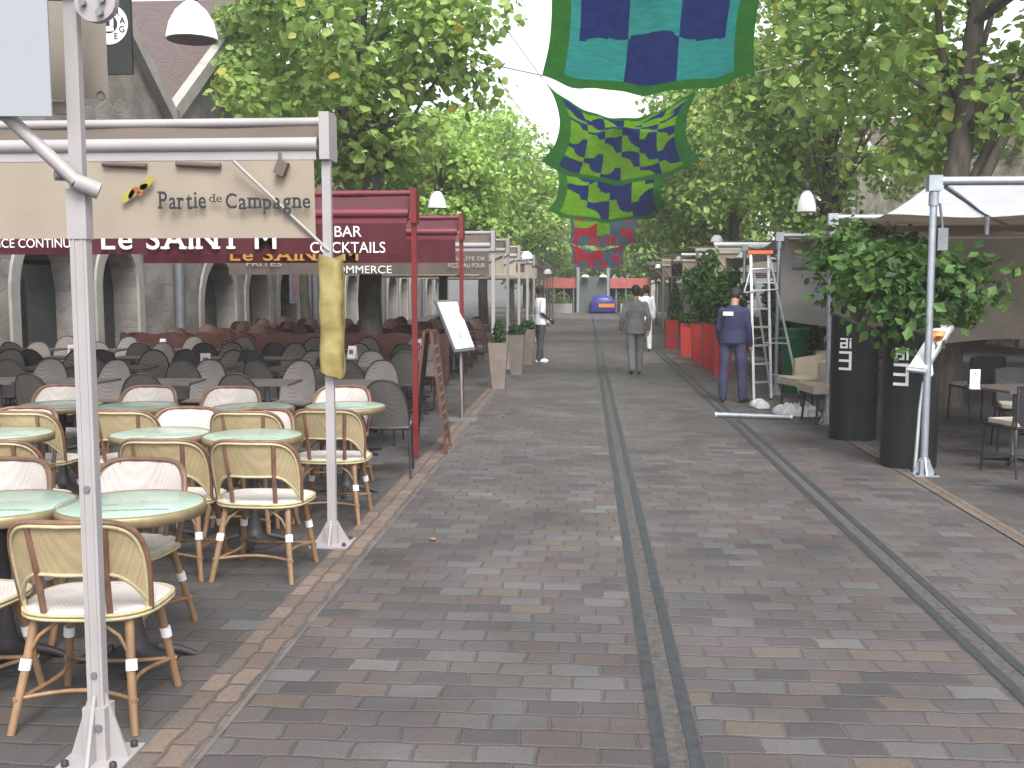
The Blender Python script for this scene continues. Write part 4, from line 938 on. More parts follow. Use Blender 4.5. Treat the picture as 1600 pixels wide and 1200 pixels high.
# low red-brown screen at the back of that terrace
for k in range(3):
    o = empty('terrace_screen', (-8.2+k*2.0, 18.0, 0), 0, ['low red-brown wooden screen nearest the arches', 'low red-brown wooden screen in the middle, behind the grey chairs', 'low red-brown wooden screen beside the tree trunk'][k], 'screen', 'red-brown screens between the terraces')
    mb = MB(); mb.sheet(lambda u, v: (1.85*u, .0, .15+(.74+.04*math.sin(math.pi*u*3)**2)*v), 24, 4, .04); mb.build('panel', M['redwood'], o)
    for x in (.05, 1.8): mb = MB(); mb.box((x-.03, -.04, 0), (x+.03, .04, .92)); mb.build('post', M['redwood'], o)
# ================================================================ SIGNS, PLANTERS, SMALL THINGS
# lit menu lectern on the left
g = G(722, 656); o = empty('menu_stand', tuple(g), 0, 'tilted white menu board on a grey post beside the lane', 'menu stand')
def loc(px, py, Y, o): q = P(px, py, Y); return q-Vector(o.location)
A, B, Cc, D = loc(680, 469, g.y-.05, o), loc(714, 468, g.y+.35, o), loc(743, 546, g.y+.2, o), loc(712, 550, g.y-.25, o)
def quad_slab(mb, A, B, C_, D, th, mi=0, inset=0, lift=0):
    n = (B-A).cross(D-A).normalized(); c = (A+B+C_+D)/4; q = [p.lerp(c, inset)+n*lift for p in (A, B, C_, D)]
    mb.add(q+[p+n*th for p in q], [(3,2,1,0),(4,5,6,7),(0,1,5,4),(1,2,6,5),(2,3,7,6),(3,0,4,7)], mi); return n
mb = MB(); n = quad_slab(mb, A, B, Cc, D, .03); mb.build('frame', M['zinc'], o)
sgn = 1 if n.dot(Vector((0, -1, .3))) > 0 else -1
mb = MB(); quad_slab(mb, A, B, Cc, D, .006, 0, .10, .033 if sgn > 0 else -.009); mb.build('menu_page', mat('bright_menu_page', (.80, .86, .95), .5, var=.04), o)
mb = MB(); m_ = (A+B+Cc+D)/4; mb.tube([(0, 0, .02), (-.02, .0, m_.z-.15), tuple(m_+Vector((0,.03,-.02)))], .02, 8); mb.build('post', M['zinc'], o)
mb = MB(); mb.box((-.2, -.14, 0), (.2, .14, .02)); mb.build('base', M['zinc'], o)
# chalkboard
g = G(688, 712); o = empty('sandwich_board', (G(690, 705).x-.12, G(690, 705).y+.05, 0), -1.52, 'tall slate sandwich board in a wooden frame with chalk writing, beside the red post', 'sandwich board')
for s in (-1, 1):
    mb = MB(); f = lambda x, z, d=0: Vector((x, s*(.17-.15*z/1.28)+s*d, z))
    for x in (-.29, .25): mb.add([f(x,0), f(x+.04,0), f(x+.04,1.28), f(x,1.28), f(x,0,.03), f(x+.04,0,.03), f(x+.04,1.28,.03), f(x,1.28,.03)], [(0,1,2,3),(7,6,5,4),(0,4,5,1),(1,5,6,2),(2,6,7,3),(3,7,4,0)])
    for z in (.16, 1.24): mb.add([f(-.25,z), f(.25,z), f(.25,z+.04), f(-.25,z+.04), f(-.25,z,.03), f(.25,z,.03), f(.25,z+.04,.03), f(-.25,z+.04,.03)], [(0,1,2,3),(7,6,5,4),(0,4,5,1),(1,5,6,2),(2,6,7,3),(3,7,4,0)])
    fr = mb.build('frame', M['wood'], o)
    mb = MB(); mb.add([f(-.25,.2,.008), f(.25,.2,.008), f(.25,1.24,.008), f(-.25,1.24,.008), f(-.25,.2,.018), f(.25,.2,.018), f(.25,1.24,.018), f(-.25,1.24,.018)], [(0,1,2,3),(7,6,5,4),(0,4,5,1),(1,5,6,2),(2,6,7,3),(3,7,4,0)]); pn = mb.build('slate', M['slate'], o)
    mb = MB(); rr_ = random.Random(5)
    for k in range(9):
        z = 1.1-k*.1; x = -.2
        while x < .17:
            w_ = rr_.uniform(.015, .05); mb.add([f(x,z,.020), f(x+w_,z+rr_.uniform(-.005,.005),.020), f(x+w_,z+.022,.020), f(x,z+.02,.020)], [(0,1,2,3)]); x += w_+.015
    mb.build('chalk_writing', M['lettert'], pn)
# foliage of small leaves helper
def leaf_blob(pts_r, n, s, seed, m, parent, name='foliage', conical=None):
    g = np.random.default_rng(seed); mb = MB()
    for k in range(n):
        c, r = pts_r[int(g.integers(len(pts_r)))]; v = g.normal(size=3); v /= np.linalg.norm(v); p = Vector(c)+Vector(v)*float(r*(.35+.65*g.random()**.4))
        nn = (Vector(v)*.5+Vector(g.normal(size=3))*.5+Vector((0,0,.4))).normalized(); t = nn.orthogonal().normalized(); t = (Matrix.Rotation(g.random()*6.28, 3, nn) @ t); b = nn.cross(t); q = s*(.6+.8*g.random())
        mb.add([p-t*q*.5, p+b*q*.36+nn*q*.08, p+t*q*.6, p-b*q*.36+nn*q*.08], [(0,1,2,3)])
    return mb.build(name, m, parent)
def tapered(mb, w0, w1, h, mi=0, t=.03):
    mb.add([(-w0,-w0,0),(w0,-w0,0),(w0,w0,0),(-w0,w0,0),(-w1,-w1,h),(w1,-w1,h),(w1,w1,h),(-w1,w1,h),(-w1+t,-w1+t,h),(w1-t,-w1+t,h),(w1-t,w1-t,h),(-w1+t,w1-t,h),(-w1+t,-w1+t,h-.06),(w1-t,-w1+t,h-.06),(w1-t,w1-t,h-.06),(-w1+t,w1-t,h-.06)],
        [(3,2,1,0),(0,1,5,4),(1,2,6,5),(2,3,7,6),(3,0,4,7),(4,5,9,8),(5,6,10,9),(6,7,11,10),(7,4,8,11),(8,9,13,12),(9,10,14,13),(10,11,15,14),(11,8,12,15)], mi)
for i, (px, py, lb) in enumerate(((778, 608, 'tall taupe planter with a small conifer, nearest on the left'), (806, 586, 'second taupe planter on the left with a low shrub'), (824, 570, 'third taupe planter, right behind the man in white'))):
    g = G(px, py); o = empty('tall_planter', (g.x, g.y+.15, 0), 0, lb, 'planter', 'taupe planters along the left kerb')
    mb = MB(); tapered(mb, .105, .165, .78); mb.build('pot', M['planter'], o); mb = MB(); mb.box((-.135,-.135,.70), (.135,.135,.735)); mb.build('soil', M['soil'], o)
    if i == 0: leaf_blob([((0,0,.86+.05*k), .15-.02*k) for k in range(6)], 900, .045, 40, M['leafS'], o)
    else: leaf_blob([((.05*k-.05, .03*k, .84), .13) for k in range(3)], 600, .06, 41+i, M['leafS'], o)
for i, (px, py, lb, h, kind) in enumerate(((1121, 588, 'red square planter partly hidden behind the navy worker', .85, 2), (1104, 577, 'wide red square planter with tall bamboo leaves, left of the navy worker', .95, 1), (1087, 566, 'narrow red planter between two larger red ones', .85, 2), (1068, 556, 'red planter with a rounded dark shrub', .80, 0), (1044, 545, 'farthest red planter with a tall cone shrub behind it', .80, 3))):
    g = G(px, py); o = empty('red_planter', (g.x+.1, g.y+.2, 0), 0, lb, 'planter', 'red planters along the right kerb')
    mb = MB(); tapered(mb, .165, .175, h); mb.build('pot', M['redplanter'], o); mb = MB(); mb.box((-.145,-.145,h-.08), (.145,.145,h-.05)); mb.build('soil', M['soil'], o)
    if kind == 0: leaf_blob([((0,0,h+.08), .25), ((.08,0,h+.12), .2)], 1100, .05, 50+i, M['leafS'], o)
    elif kind == 3: leaf_blob([((.1,.1,h+.1+.12*k), .27-.03*k) for k in range(8)], 2200, .05, 50+i, M['leafS'], o)
    else:
        rd2 = random.Random(60+i); mb = MB(); lf = []; N_ = 9 if kind == 1 else 5; hh = 1.35 if kind == 1 else .9
        for k in range(N_):
            a = rd2.random()*6.28; tip = Vector((math.cos(a)*rd2.uniform(.2,.6), math.sin(a)*rd2.uniform(.1,.4), h+hh*rd2.uniform(.6, 1))); b0 = Vector((rd2.uniform(-.08,.08), rd2.uniform(-.08,.08), h-.05)); mid = b0.lerp(tip, .5)+Vector((0,0,.15)); mb.tube([b0, mid, tip], [.009,.007,.003], 5)
            lf += [(tuple(b0.lerp(mid, .6)), .18), (tuple(mid), .24), (tuple(mid.lerp(tip, .5)), .24), (tuple(tip), .2)]
        mb.build('stem', M['stem'], o); leaf_blob(lf, 2600 if kind == 1 else 900, .11, 70+i, M['leafV'], o)
# hedge plants behind the ladder
for i, (px, py, Y) in enumerate(((1245, 480, 18.5), (1222, 470, 21))):
    q = P(px, py, Y); o = empty('potted_shrub', (q.x, Y, 0), 0, ['leafy shrub behind the step ladder and green bin', 'leafy shrub farther back left of the hanging grey sheet'][i], 'plant', 'shrubs on the right terrace')
    mb = MB(); tapered(mb, .2, .25, .6); mb.build('pot', M['black'], o)
    mb = MB(); mb.tube([(0,0,.5), (.03,0,1.2)], .02, 6); mb.build('stem', M['stem'], o)
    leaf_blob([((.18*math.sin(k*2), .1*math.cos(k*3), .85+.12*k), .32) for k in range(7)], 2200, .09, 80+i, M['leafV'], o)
# ---------------------------------------------------------------- black column planters with vines
def column_planter(px, py, lb, seed, spread):
    g = G(px, py); H = 1.32
    o = empty('column_planter', (g.x, g.y+.28, 0), 0, lb, 'planter', 'black column planters with white lettering')
    RD = .262
    mb = MB(); mb.lathe([(RD, 0), (RD, H-.04), (RD+.01, H), (RD-.02, H), (RD-.02, H-.1), (0, H-.1)], 40, cap=False); mb.v = [(x, y, z-(.42*x if z > 1.1 else 0)) for x, y, z in mb.v]; mb.build('pot', M['black'], o)
    mb = MB(); mb.lathe([(.0, H-.09), (RD-.025, H-.09)], 24, cap=False); mb.v = [(x, y, z-.42*x) for x, y, z in mb.v]; mb.build('soil', M['soil'], o)
    # raised white letters following the drum: "ai" above a three-barred mark
    mb = MB(); a0 = -math.pi/2-1.0; rr_ = RD+.003
    def arcbox(s0, s1, z0, z1):   # s: metres along the drum surface
        k = 5; vs = []
        for j in range(k+1):
            a = a0+(s0+(s1-s0)*j/k)/rr_
            for r_ in (rr_-.004, rr_+.012):
                for z in (z0, z1): vs.append((r_*math.cos(a), r_*math.sin(a), z))
        fs = []
        for j in range(k):
            A_, B_ = j*4, j*4+4; fs += [(A_+2, B_+2, B_+3, A_+3), (A_+3, B_+3, B_+1, A_+1), (A_, B_, B_+2, A_+2)]
        fs += [(0,2,3,1), (k*4, k*4+1, k*4+3, k*4+2)]; mb.add(vs, fs)
    z = .80; t = .026
    arcbox(.17-t, .17, z, z+.21)                            # mark: upright with three bars
    for zz in (z, z+.092, z+.21-t): arcbox(.03, .17-t, zz, zz+t)
    mb.build('lettering', M['letterw'], o); mb = MB(); z = 1.045
    arcbox(.04, .125, z, z+.018); arcbox(.04, .107, z+.047, z+.065); arcbox(.04, .125, z+.094, z+.112); arcbox(.107, .125, z+.018, z+.094); arcbox(.04, .058, z+.018, z+.047)
    mb.build('lettering', M['letterw'], o); mb = MB(); arcbox(.145, .163, z, z+.085); mb.build('lettering', M['letterw'], o)
    mb = MB(); arcbox(.145, .163, z+.097, z+.112); mb.build('lettering', M['letterw'], o)
    # vine
    rd3 = random.Random(seed); mb = MB(); lf = []
    for (tx, ty, tz) in spread:
        a = Vector((rd3.uniform(-.1,.1), rd3.uniform(-.1,.1), H-.1)); e = Vector((tx, ty, tz)); m1 = a.lerp(e, .35)+Vector((0,0,.35)); m2 = a.lerp(e, .7)+Vector((0,0,.2))
        mb.tube([a, m1, m2, e], [.018,.014,.01,.004], 6)
        for q in (m1, m2, e, m2.lerp(e, .5), m1.lerp(m2, .5)): lf.append((tuple(q), rd3.uniform(.14, .42)))
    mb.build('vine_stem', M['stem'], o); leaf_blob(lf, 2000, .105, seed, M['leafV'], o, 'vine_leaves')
    return o
column_planter(1341, 690, 'black column planter with white lettering, beside the second steel post', 90, [(-.12,-.2,2.25), (-.42,-.05,2.2), (.5,-.1,2.25), (.3,-.4,1.9), (-.2,.1,1.85), (.9,.1,1.95), (.05,.1,2.25), (.6,.2,1.65), (.7,-.2,2.05)])
column_planter(1432, 735, 'black column planter with white lettering, beside the nearest steel post', 91, [(-.35,-.1,1.5), (-.1,-.1,1.75), (.4,.0,1.8), (.75,.1,1.75), (-.5,.2,1.8), (.6,.3,1.5), (-.3,.3,1.95), (-.1,-.3,1.35), (.15,.4,1.9)])
# right lectern with a bent tube foot
g = G(1434, 768); Y_ = 9.9; o = empty('menu_stand', (P(1434, 700, Y_).x, Y_, 0), 0, 'tilted menu board with a bright picture behind the nearest steel post', 'menu stand')
A, B, Cc, D = loc(1461, 507, Y_+.22, o), loc(1490, 509, Y_+.10, o), loc(1445, 581, Y_-.12, o), None
D = A+Cc-B
mb = MB(); n = quad_slab(mb, A, B, Cc, D, .03); mb.build('frame', M['alu'], o); sg = .033 if n.z > 0 else -.009
mb = MB(); quad_slab(mb, A, B, Cc, D, .006, 0, .12, sg); mb.build('menu_page', M['card'], o)
mb = MB(); quad_slab(mb, A.lerp(D, .12), B.lerp(Cc, .12), B.lerp(Cc, .40), A.lerp(D, .40), .004, 0, .2, sg*1.35); mb.build('picture', mat('picture_print', (.75,.55,.1), dirt=(.55,.06,.14), scale=16), o)
mb = MB(); m_ = (A+B+Cc+D)/4; mb.tube([(-.03, -.03, .01), (.0, -.02, .6), (.03, 0, .85), (.12, .05, .93), tuple(m_-Vector((0, 0, .05)))], .017, 8); mb.build('bent_post', M['alu'], o)
# ---------------------------------------------------------------- right terrace chairs
DC = woven_chair('black_woven_chair', 'x', 'black woven chairs on the right terrace', M['weaveblack'], M['weaveblack'], M['darkmetal'], False, True, .86)
DT = square_table('terrace_table', 'dark tables on the right terrace', M['darktop'])
spots = [(3.95, 8.75, -1.9, 'cut by the right border of the view, nearest'), (4.05, 10.0, .25, 'just right of the nearest steel post'), (5.3, 10.4, -1.0, 'beyond the table with the card'), (4.6, 11.4, 2.9, 'second row, behind the column planter'), (6.1, 9.6, .4, 'far right behind the nearest one'), (6.0, 12.2, 3.0, 'back row at right'), (7.4, 11.6, .3, 'deep in the shade at the right edge'), (5.0, 13.8, .2, 'deep in the shade behind the vine')]
for x, y, r_, lb in spots: place(DC, x, y, r_, 'black woven chair with cream cushion, '+lb)
for x, y, lb in ((4.25, 10.65, 'dark table holding a white card on the right terrace'), (4.9, 8.6, 'dark table at the right border of the view'), (5.3, 12.5, 'dark table in the second row of the right terrace'), (6.9, 10.9, 'dark table deep in the right terrace shade')): place(DT, x, y, .3, lb)
q = P(1521, 640, 10.45); o = empty('table_card', (q.x, 10.45, .745), .1, 'upright white card on the dark table at right', 'menu card'); mb = MB(); mb.box((-.05, -.008, 0), (.05, .0, .19)); mb.box((-.05, -.03, 0), (.05, .03, .006)); mb.build('page', M['card'], o); mb = MB(); mb.tube([(0, -.009, .15), (0, -.011, .15)], .008, 8); mb.build('hole', M['black'], o)
# beige armchairs by the ladder
for i, (px, py, Y, rz) in enumerate(((1243, 640, 14.6, 1.9), (1275, 650, 13.6, 1.7), (1262, 600, 16.2, 1.4))):
    q = P(px, py, Y); o = empty('armchair', (q.x+.15, Y, 0), rz, ['beige leather tub chair nearest the step ladder', 'beige leather tub chair beside the second steel post', 'beige leather tub chair farther back behind the others'][i], 'armchair', 'beige tub chairs on the right terrace')
    mb = MB(); mb.sheet(lambda u, v: (.33*math.cos(math.pi*(1+u*1.0)), .02+.32*math.sin(math.pi*(1+u))*1.0, .40+(.42-.1*abs(2*u-1))*v), 20, 5, .07); mb.build('backrest', M['sofa'], o)
    mb = MB(); mb.sheet(lambda u, v: (.29*(2*u-1), -.25+.55*v, .44+.02*math.sin(math.pi*u)*math.sin(math.pi*v)), 8, 8, .10); mb.build('seat', M['sofa'], o)
    for sx in (-1, 1):
        for sy in (-1, 1): mb = MB(); mb.tube([(sx*.24, sy*.22, .42), (sx*.27, sy*.25, 0)], .016, 6); mb.build('leg', M['darkmetal'], o)
q = P(1241, 520, 17.5); o = empty('litter_bin', (q.x, 17.5, 0), 0, 'bright green bin standing behind the step ladder', 'bin')
mb = MB(); mb.lathe([(.15, .0), (.17, .02), (.21, 1.0), (.235, 1.02), (.235, 1.05), (.2, 1.05), (.19, .9), (0, .85)], 20, cap=False); mb.build('tub', M['green'], o)
mb = MB(); mb.tube([(.22*math.cos(t), .22*math.sin(t), .9) for t in np.linspace(0, 6.283, 20, endpoint=False)], .012, 6, closed=True); mb.build('rib', M['green'], o)
# back row of dim furniture + red terrace far right
RR = 0
for r in range(4):
    for c in range(3):
        x, y = 4.6+c*1.3, 22.5+r*3.2; lb = '%s from lane, %s row, far right terraces' % (ORD[c], ORD[r]); place(RT, x, y, 0, 'red-brown table, '+lb)
        place(RCH, x, y-.65, 0, 'red-brown chair seen from behind, '+lb); place(RCH, x, y+.65, math.pi, 'red-brown chair facing the camera, '+lb)
# ---------------------------------------------------------------- step ladder
gl = G(1178, 627); gr = G(1236, 612); Yl = gl.y
o = empty('step_ladder', (gl.x, gl.y, 0), 0, 'tall aluminium step ladder with an orange top cap beside the navy worker', 'ladder')
def LL(px, py, Y): return loc(px, py, Y, o)
top = LL(1186, 396, Yl+.30); f1, f2 = Vector((0,0,0)), LL(1204, 616, Yl+.55); f2.z = 0
r1, r2 = LL(1199, 620, Yl+1.0), LL(1237, 612, Yl+.28); r1.z = r2.z = 0
r2 = Vector((.80, .55, 0)); f2 = Vector((.30, -.10+.35, 0)); r1 = Vector((.42, .95, 0))
tA, tB = top+Vector((-.13, -.02, 0)), top+Vector((.14, .03, 0)); tC, tD = top+Vector((-.10, .12, 0)), top+Vector((.17, .14, 0))
for nm, (a, b) in (('rail', (f1, tA)), ('rail', (f2, tB))):
    mb = MB(); mb.tube([a, b], .018, 4, sq=True); mb.tube([a, a+(b-a)*.012], .026, 8, 1); mb.build(nm, [M['alu'], M['black']], o)
for a, b in ((r1, tC), (r2, tD)): mb = MB(); mb.tube([a, b], .016, 4, sq=True); mb.build('rear_rail', M['alu'], o)
for k in range(1, 8):
    t = k/8; mb = MB(); a, b = f1.lerp(tA, t), f2.lerp(tB, t); mb.tube([a, b], .015, 4, sq=True); mb.build('step', M['alu'], o)
for t in (.15, .38, .8): mb = MB(); mb.tube([r1.lerp(tC, t), r2.lerp(tD, t)], .011, 6); mb.build('rear_brace', M['alu'], o)
mb = MB(); mb.tube([f1.lerp(tA, .42), r1.lerp(tC, .42)], .008, 6); mb.tube([f2.lerp(tB, .42), r2.lerp(tD, .42)], .008, 6); mb.build('spreader', M['alu'], o)
mb = MB(); c = top; mb.box((c.x-.17, c.y-.06, c.z-.01), (c.x+.2, c.y+.18, c.z+.045)); mb.build('top_cap', mat('orange_plastic', (.62,.13,.04), .5), o)
mb = MB(); h0 = f1.lerp(tA, .78); mb.tube([h0+Vector((-.12,-.1,-.1)), h0+Vector((-.03,-.05,.25)), h0+Vector((.30,.05,.27)), h0+Vector((.42,.1,-.05)), h0+Vector((-.12,-.1,-.1))], .011, 6); mb.build('guard_rail', M['alu'], o)
# pipe, sheet, roll
a, b = G(1119, 652), G(1240, 658); o = empty('steel_pipe', (a.x, a.y, .035), 0, 'long grey tube lying on the paving in front of the ladder', 'pipe')
d_ = Vector((b.x-a.x, b.y-a.y+.12, 0)); mb = MB(); mb.tube([(0,0,0), d_], .035, 14); mb.build('tube', M['galv'], o)
mb = MB(); mb.tube([d_*.0-d_.normalized()*.012, d_*.02], .038, 14); mb.tube([d_*.985, d_*1.01], .038, 14); mb.build('end_cap', M['alu'], o)
def crumple(name, px, py, sx, sy, h, seed, m, lb, cat):
    g = G(px, py); o = empty(name, (g.x, g.y, 0), 0, lb, cat); s0 = Vector((seed*3.1, 0, 0))
    def fn(u, v):
        x, y = (u-.5)*sx, (v-.5)*sy; e = (1-(2*u-1)**2)*(1-(2*v-1)**2)
        w_ = Vector((x*7, y*7, 0))+s0; nz_ = noise.noise(w_)+.6*noise.noise(w_*2.3); sh = noise.noise_vector(w_*.7)
        return (x*(1+.3*sh.x)+.05*sh.y, y*(1+.35*sh.y)+.06*sh.x, .012+h*max(0, e**.5*(.45+.9*abs(nz_))))
    mb = MB(); mb.sheet(fn, 36, 26, .003, smooth=False); mb.build('sheet', m, o); return o
crumple('plastic_sheet', 1243, 646, .55, .8, .16, 1, M['plastic'], 'crumpled pale plastic sheeting heaped by the second steel post', 'sheeting')
crumple('plastic_wrap', 1190, 637, .22, .42, .11, 2, M['plastic'], 'small bundle of clear plastic at the foot of the ladder', 'plastic bundle')
# fallen leaves on the road
for i, (px, py) in enumerate(((795, 645), (677, 846), (1010, 632), (786, 652))):
    g = G(px, py); mb = MB(); s = .03 if i == 0 else .018; mb.sheet(lambda u, v: ((u-.5)*s*2*math.sin(math.pi*(.15+.7*v)), (v-.5)*s*2.2, .008+.012*(2*u-1)**2), 6, 6, .0012)
    l_ = mb.build('fallen_leaf', mat('leaf_rust', (.42,.17,.06)) if i == 0 else bpy.data.materials['leaf_rust'], None, (g.x, g.y, 0)); l_.rotation_euler = (0, 0, i*1.7)
    tag(l_, ['rust leaf lying on the setts near the left planters, largest of the fallen leaves', 'rust leaf beside the brick band at the second post', 'rust leaf between the rails near the navy worker', 'small leaf just in front of the largest rust leaf', 'leaf right of the left rail in the foreground', 'leaf on the setts in the left foreground', 'leaf in the middle of the lane', 'leaf between the rail and the right kerb'][i], 'leaf', 'fallen leaves on the setts')
# things on the road end: blue car
o = empty('parked_car', (1.05, 65.2, 0), 0, 'low dark blue car with an orange band parked at the lane end', 'car')
sec = [(-.80,.12),(-.82,.5),(-.76,.72),(-.55,1.02),(-.2,1.12),(.2,1.13),(.55,1.02),(.76,.72),(.82,.5),(.80,.12)]
st = [(0,.86,.80),(.12,1,.93),(.9,1.02,1.0),(2.2,1.02,1.02),(3.0,1,.72),(3.7,.96,.62),(3.9,.85,.5)]
vs = [(x*a, y, .12+(z-.12)*b) for y, a, b in st for x, z in sec]; n = len(sec)
fs = [(i*n+j, i*n+j+1, (i+1)*n+j+1, (i+1)*n+j) for i in range(len(st)-1) for j in range(n-1)]+[tuple(range(n-1, -1, -1)), tuple((len(st)-1)*n+j for j in range(n))]
mb = MB(); mb.add(vs, fs, 0, True); mb.build('body', M['bluecar'], o)
mb = MB(); mb.box((-.25, -.03, .38), (.72, .0, .60)); mb.build('band', M['orange'], o)
mb = MB(); mb.add([(-.5,-.012,.68),(.5,-.012,.68),(.42,.03,.9),(-.42,.03,.9)], [(0,1,2,3)]); mb.build('rear_window', M['glass'], o)
for sx in (-1, 1):
    mb = MB(); mb.box((sx*.72-.06, -.02, .52), (sx*.72+.06, .02, .66)); mb.build('tail_light', M['redpost'], o)
    for y in (.7, 3.1): mb = MB(); mb.tube([(sx*.66, y, .3), (sx*.8, y, .3)], .3, 18); mb.build('wheel', M['black'], o)
# framed wall poster left + traffic pieces
o = empty('wall_poster', (-8.9, 31.6, 1.2), 0, 'blue and red poster panel hanging by the arches', 'poster'); mb = MB(); mb.box((-.02,-.35,0), (.02,.35,1.25)); mb.build('frame', M['alu'], o); mb = MB(); mb.box((.02,-.31,.04), (.026,.31,1.21)); mb.build('print', M['poster'], o)
o['label'] = 'blue and red poster panel fixed by the far arches on the left'
# ================================================================ PEOPLE
def ring_loft(mb, rings, n=16):
    """rings: (center, rx, ry, yaw); horizontal ellipses stacked upward"""
    vs = []
    for (c, rx, ry, yw) in rings:
        for j in range(n):
            a = 2*math.pi*j/n; x, y = rx*math.cos(a), ry*math.sin(a); vs.append((c[0]+x*math.cos(yw)-y*math.sin(yw), c[1]+x*math.sin(yw)+y*math.cos(yw), c[2]))
    k = len(rings); fs = [(i*n+j, i*n+(j+1) % n, (i+1)*n+(j+1) % n, (i+1)*n+j) for i in range(k-1) for j in range(n)]+[tuple(range(n-1, -1, -1)), tuple((k-1)*n+j for j in range(n))]
    mb.add(vs, fs)
def ball(mb, c, r, sz=(1, 1, 1), n=12):
    prof = [(max(1e-4, r*math.sin(t)), -r*math.cos(t)*sz[2]) for t in np.linspace(.02, math.pi-.02, n)]
    b = len(mb.v); mb.lathe(prof, n*2-4, c); 
    for i in range(b, len(mb.v)): x, y, z = mb.v[i]; mb.v[i] = (c[0]+(x-c[0])*sz[0], c[1]+(y-c[1])*sz[1], z)
def limb(mb, pts, rs):
    P2 = []; R2 = []; pts = [Vector(p) for p in pts]
    for i in range(len(pts)-1):
        for t in np.linspace(0, 1, 5)[:-1]: P2.append(pts[i].lerp(pts[i+1], t)); R2.append(rs[i]+(rs[i+1]-rs[i])*t)
    P2.append(pts[-1]); R2.append(rs[-1]); mb.tube(P2, R2, 12)
    for p, r in zip(pts, rs): ball(mb, p, r*.99, n=8)
def fuse(mb, name, m, parent, vox, smooth=4):
    me = bpy.data.meshes.new('t'); me.from_pydata(mb.v, [], mb.f); o = bpy.data.objects.new('t', me); C.objects.link(o)
    r_ = o.modifiers.new('r', 'REMESH'); r_.mode = 'VOXEL'; r_.voxel_size = vox; r_.use_smooth_shade = True
    s_ = o.modifiers.new('s', 'SMOOTH'); s_.iterations = smooth; s_.factor = .5
    bpy.context.view_layer.update(); dg = bpy.context.evaluated_depsgraph_get(); m2 = bpy.data.meshes.new_from_object(o.evaluated_get(dg)); bpy.data.objects.remove(o)
    m2.materials.clear(); m2.materials.append(m); m2.name = name; m2.polygons.foreach_set('use_smooth', [True]*len(m2.polygons)); return link(name, m2, parent)
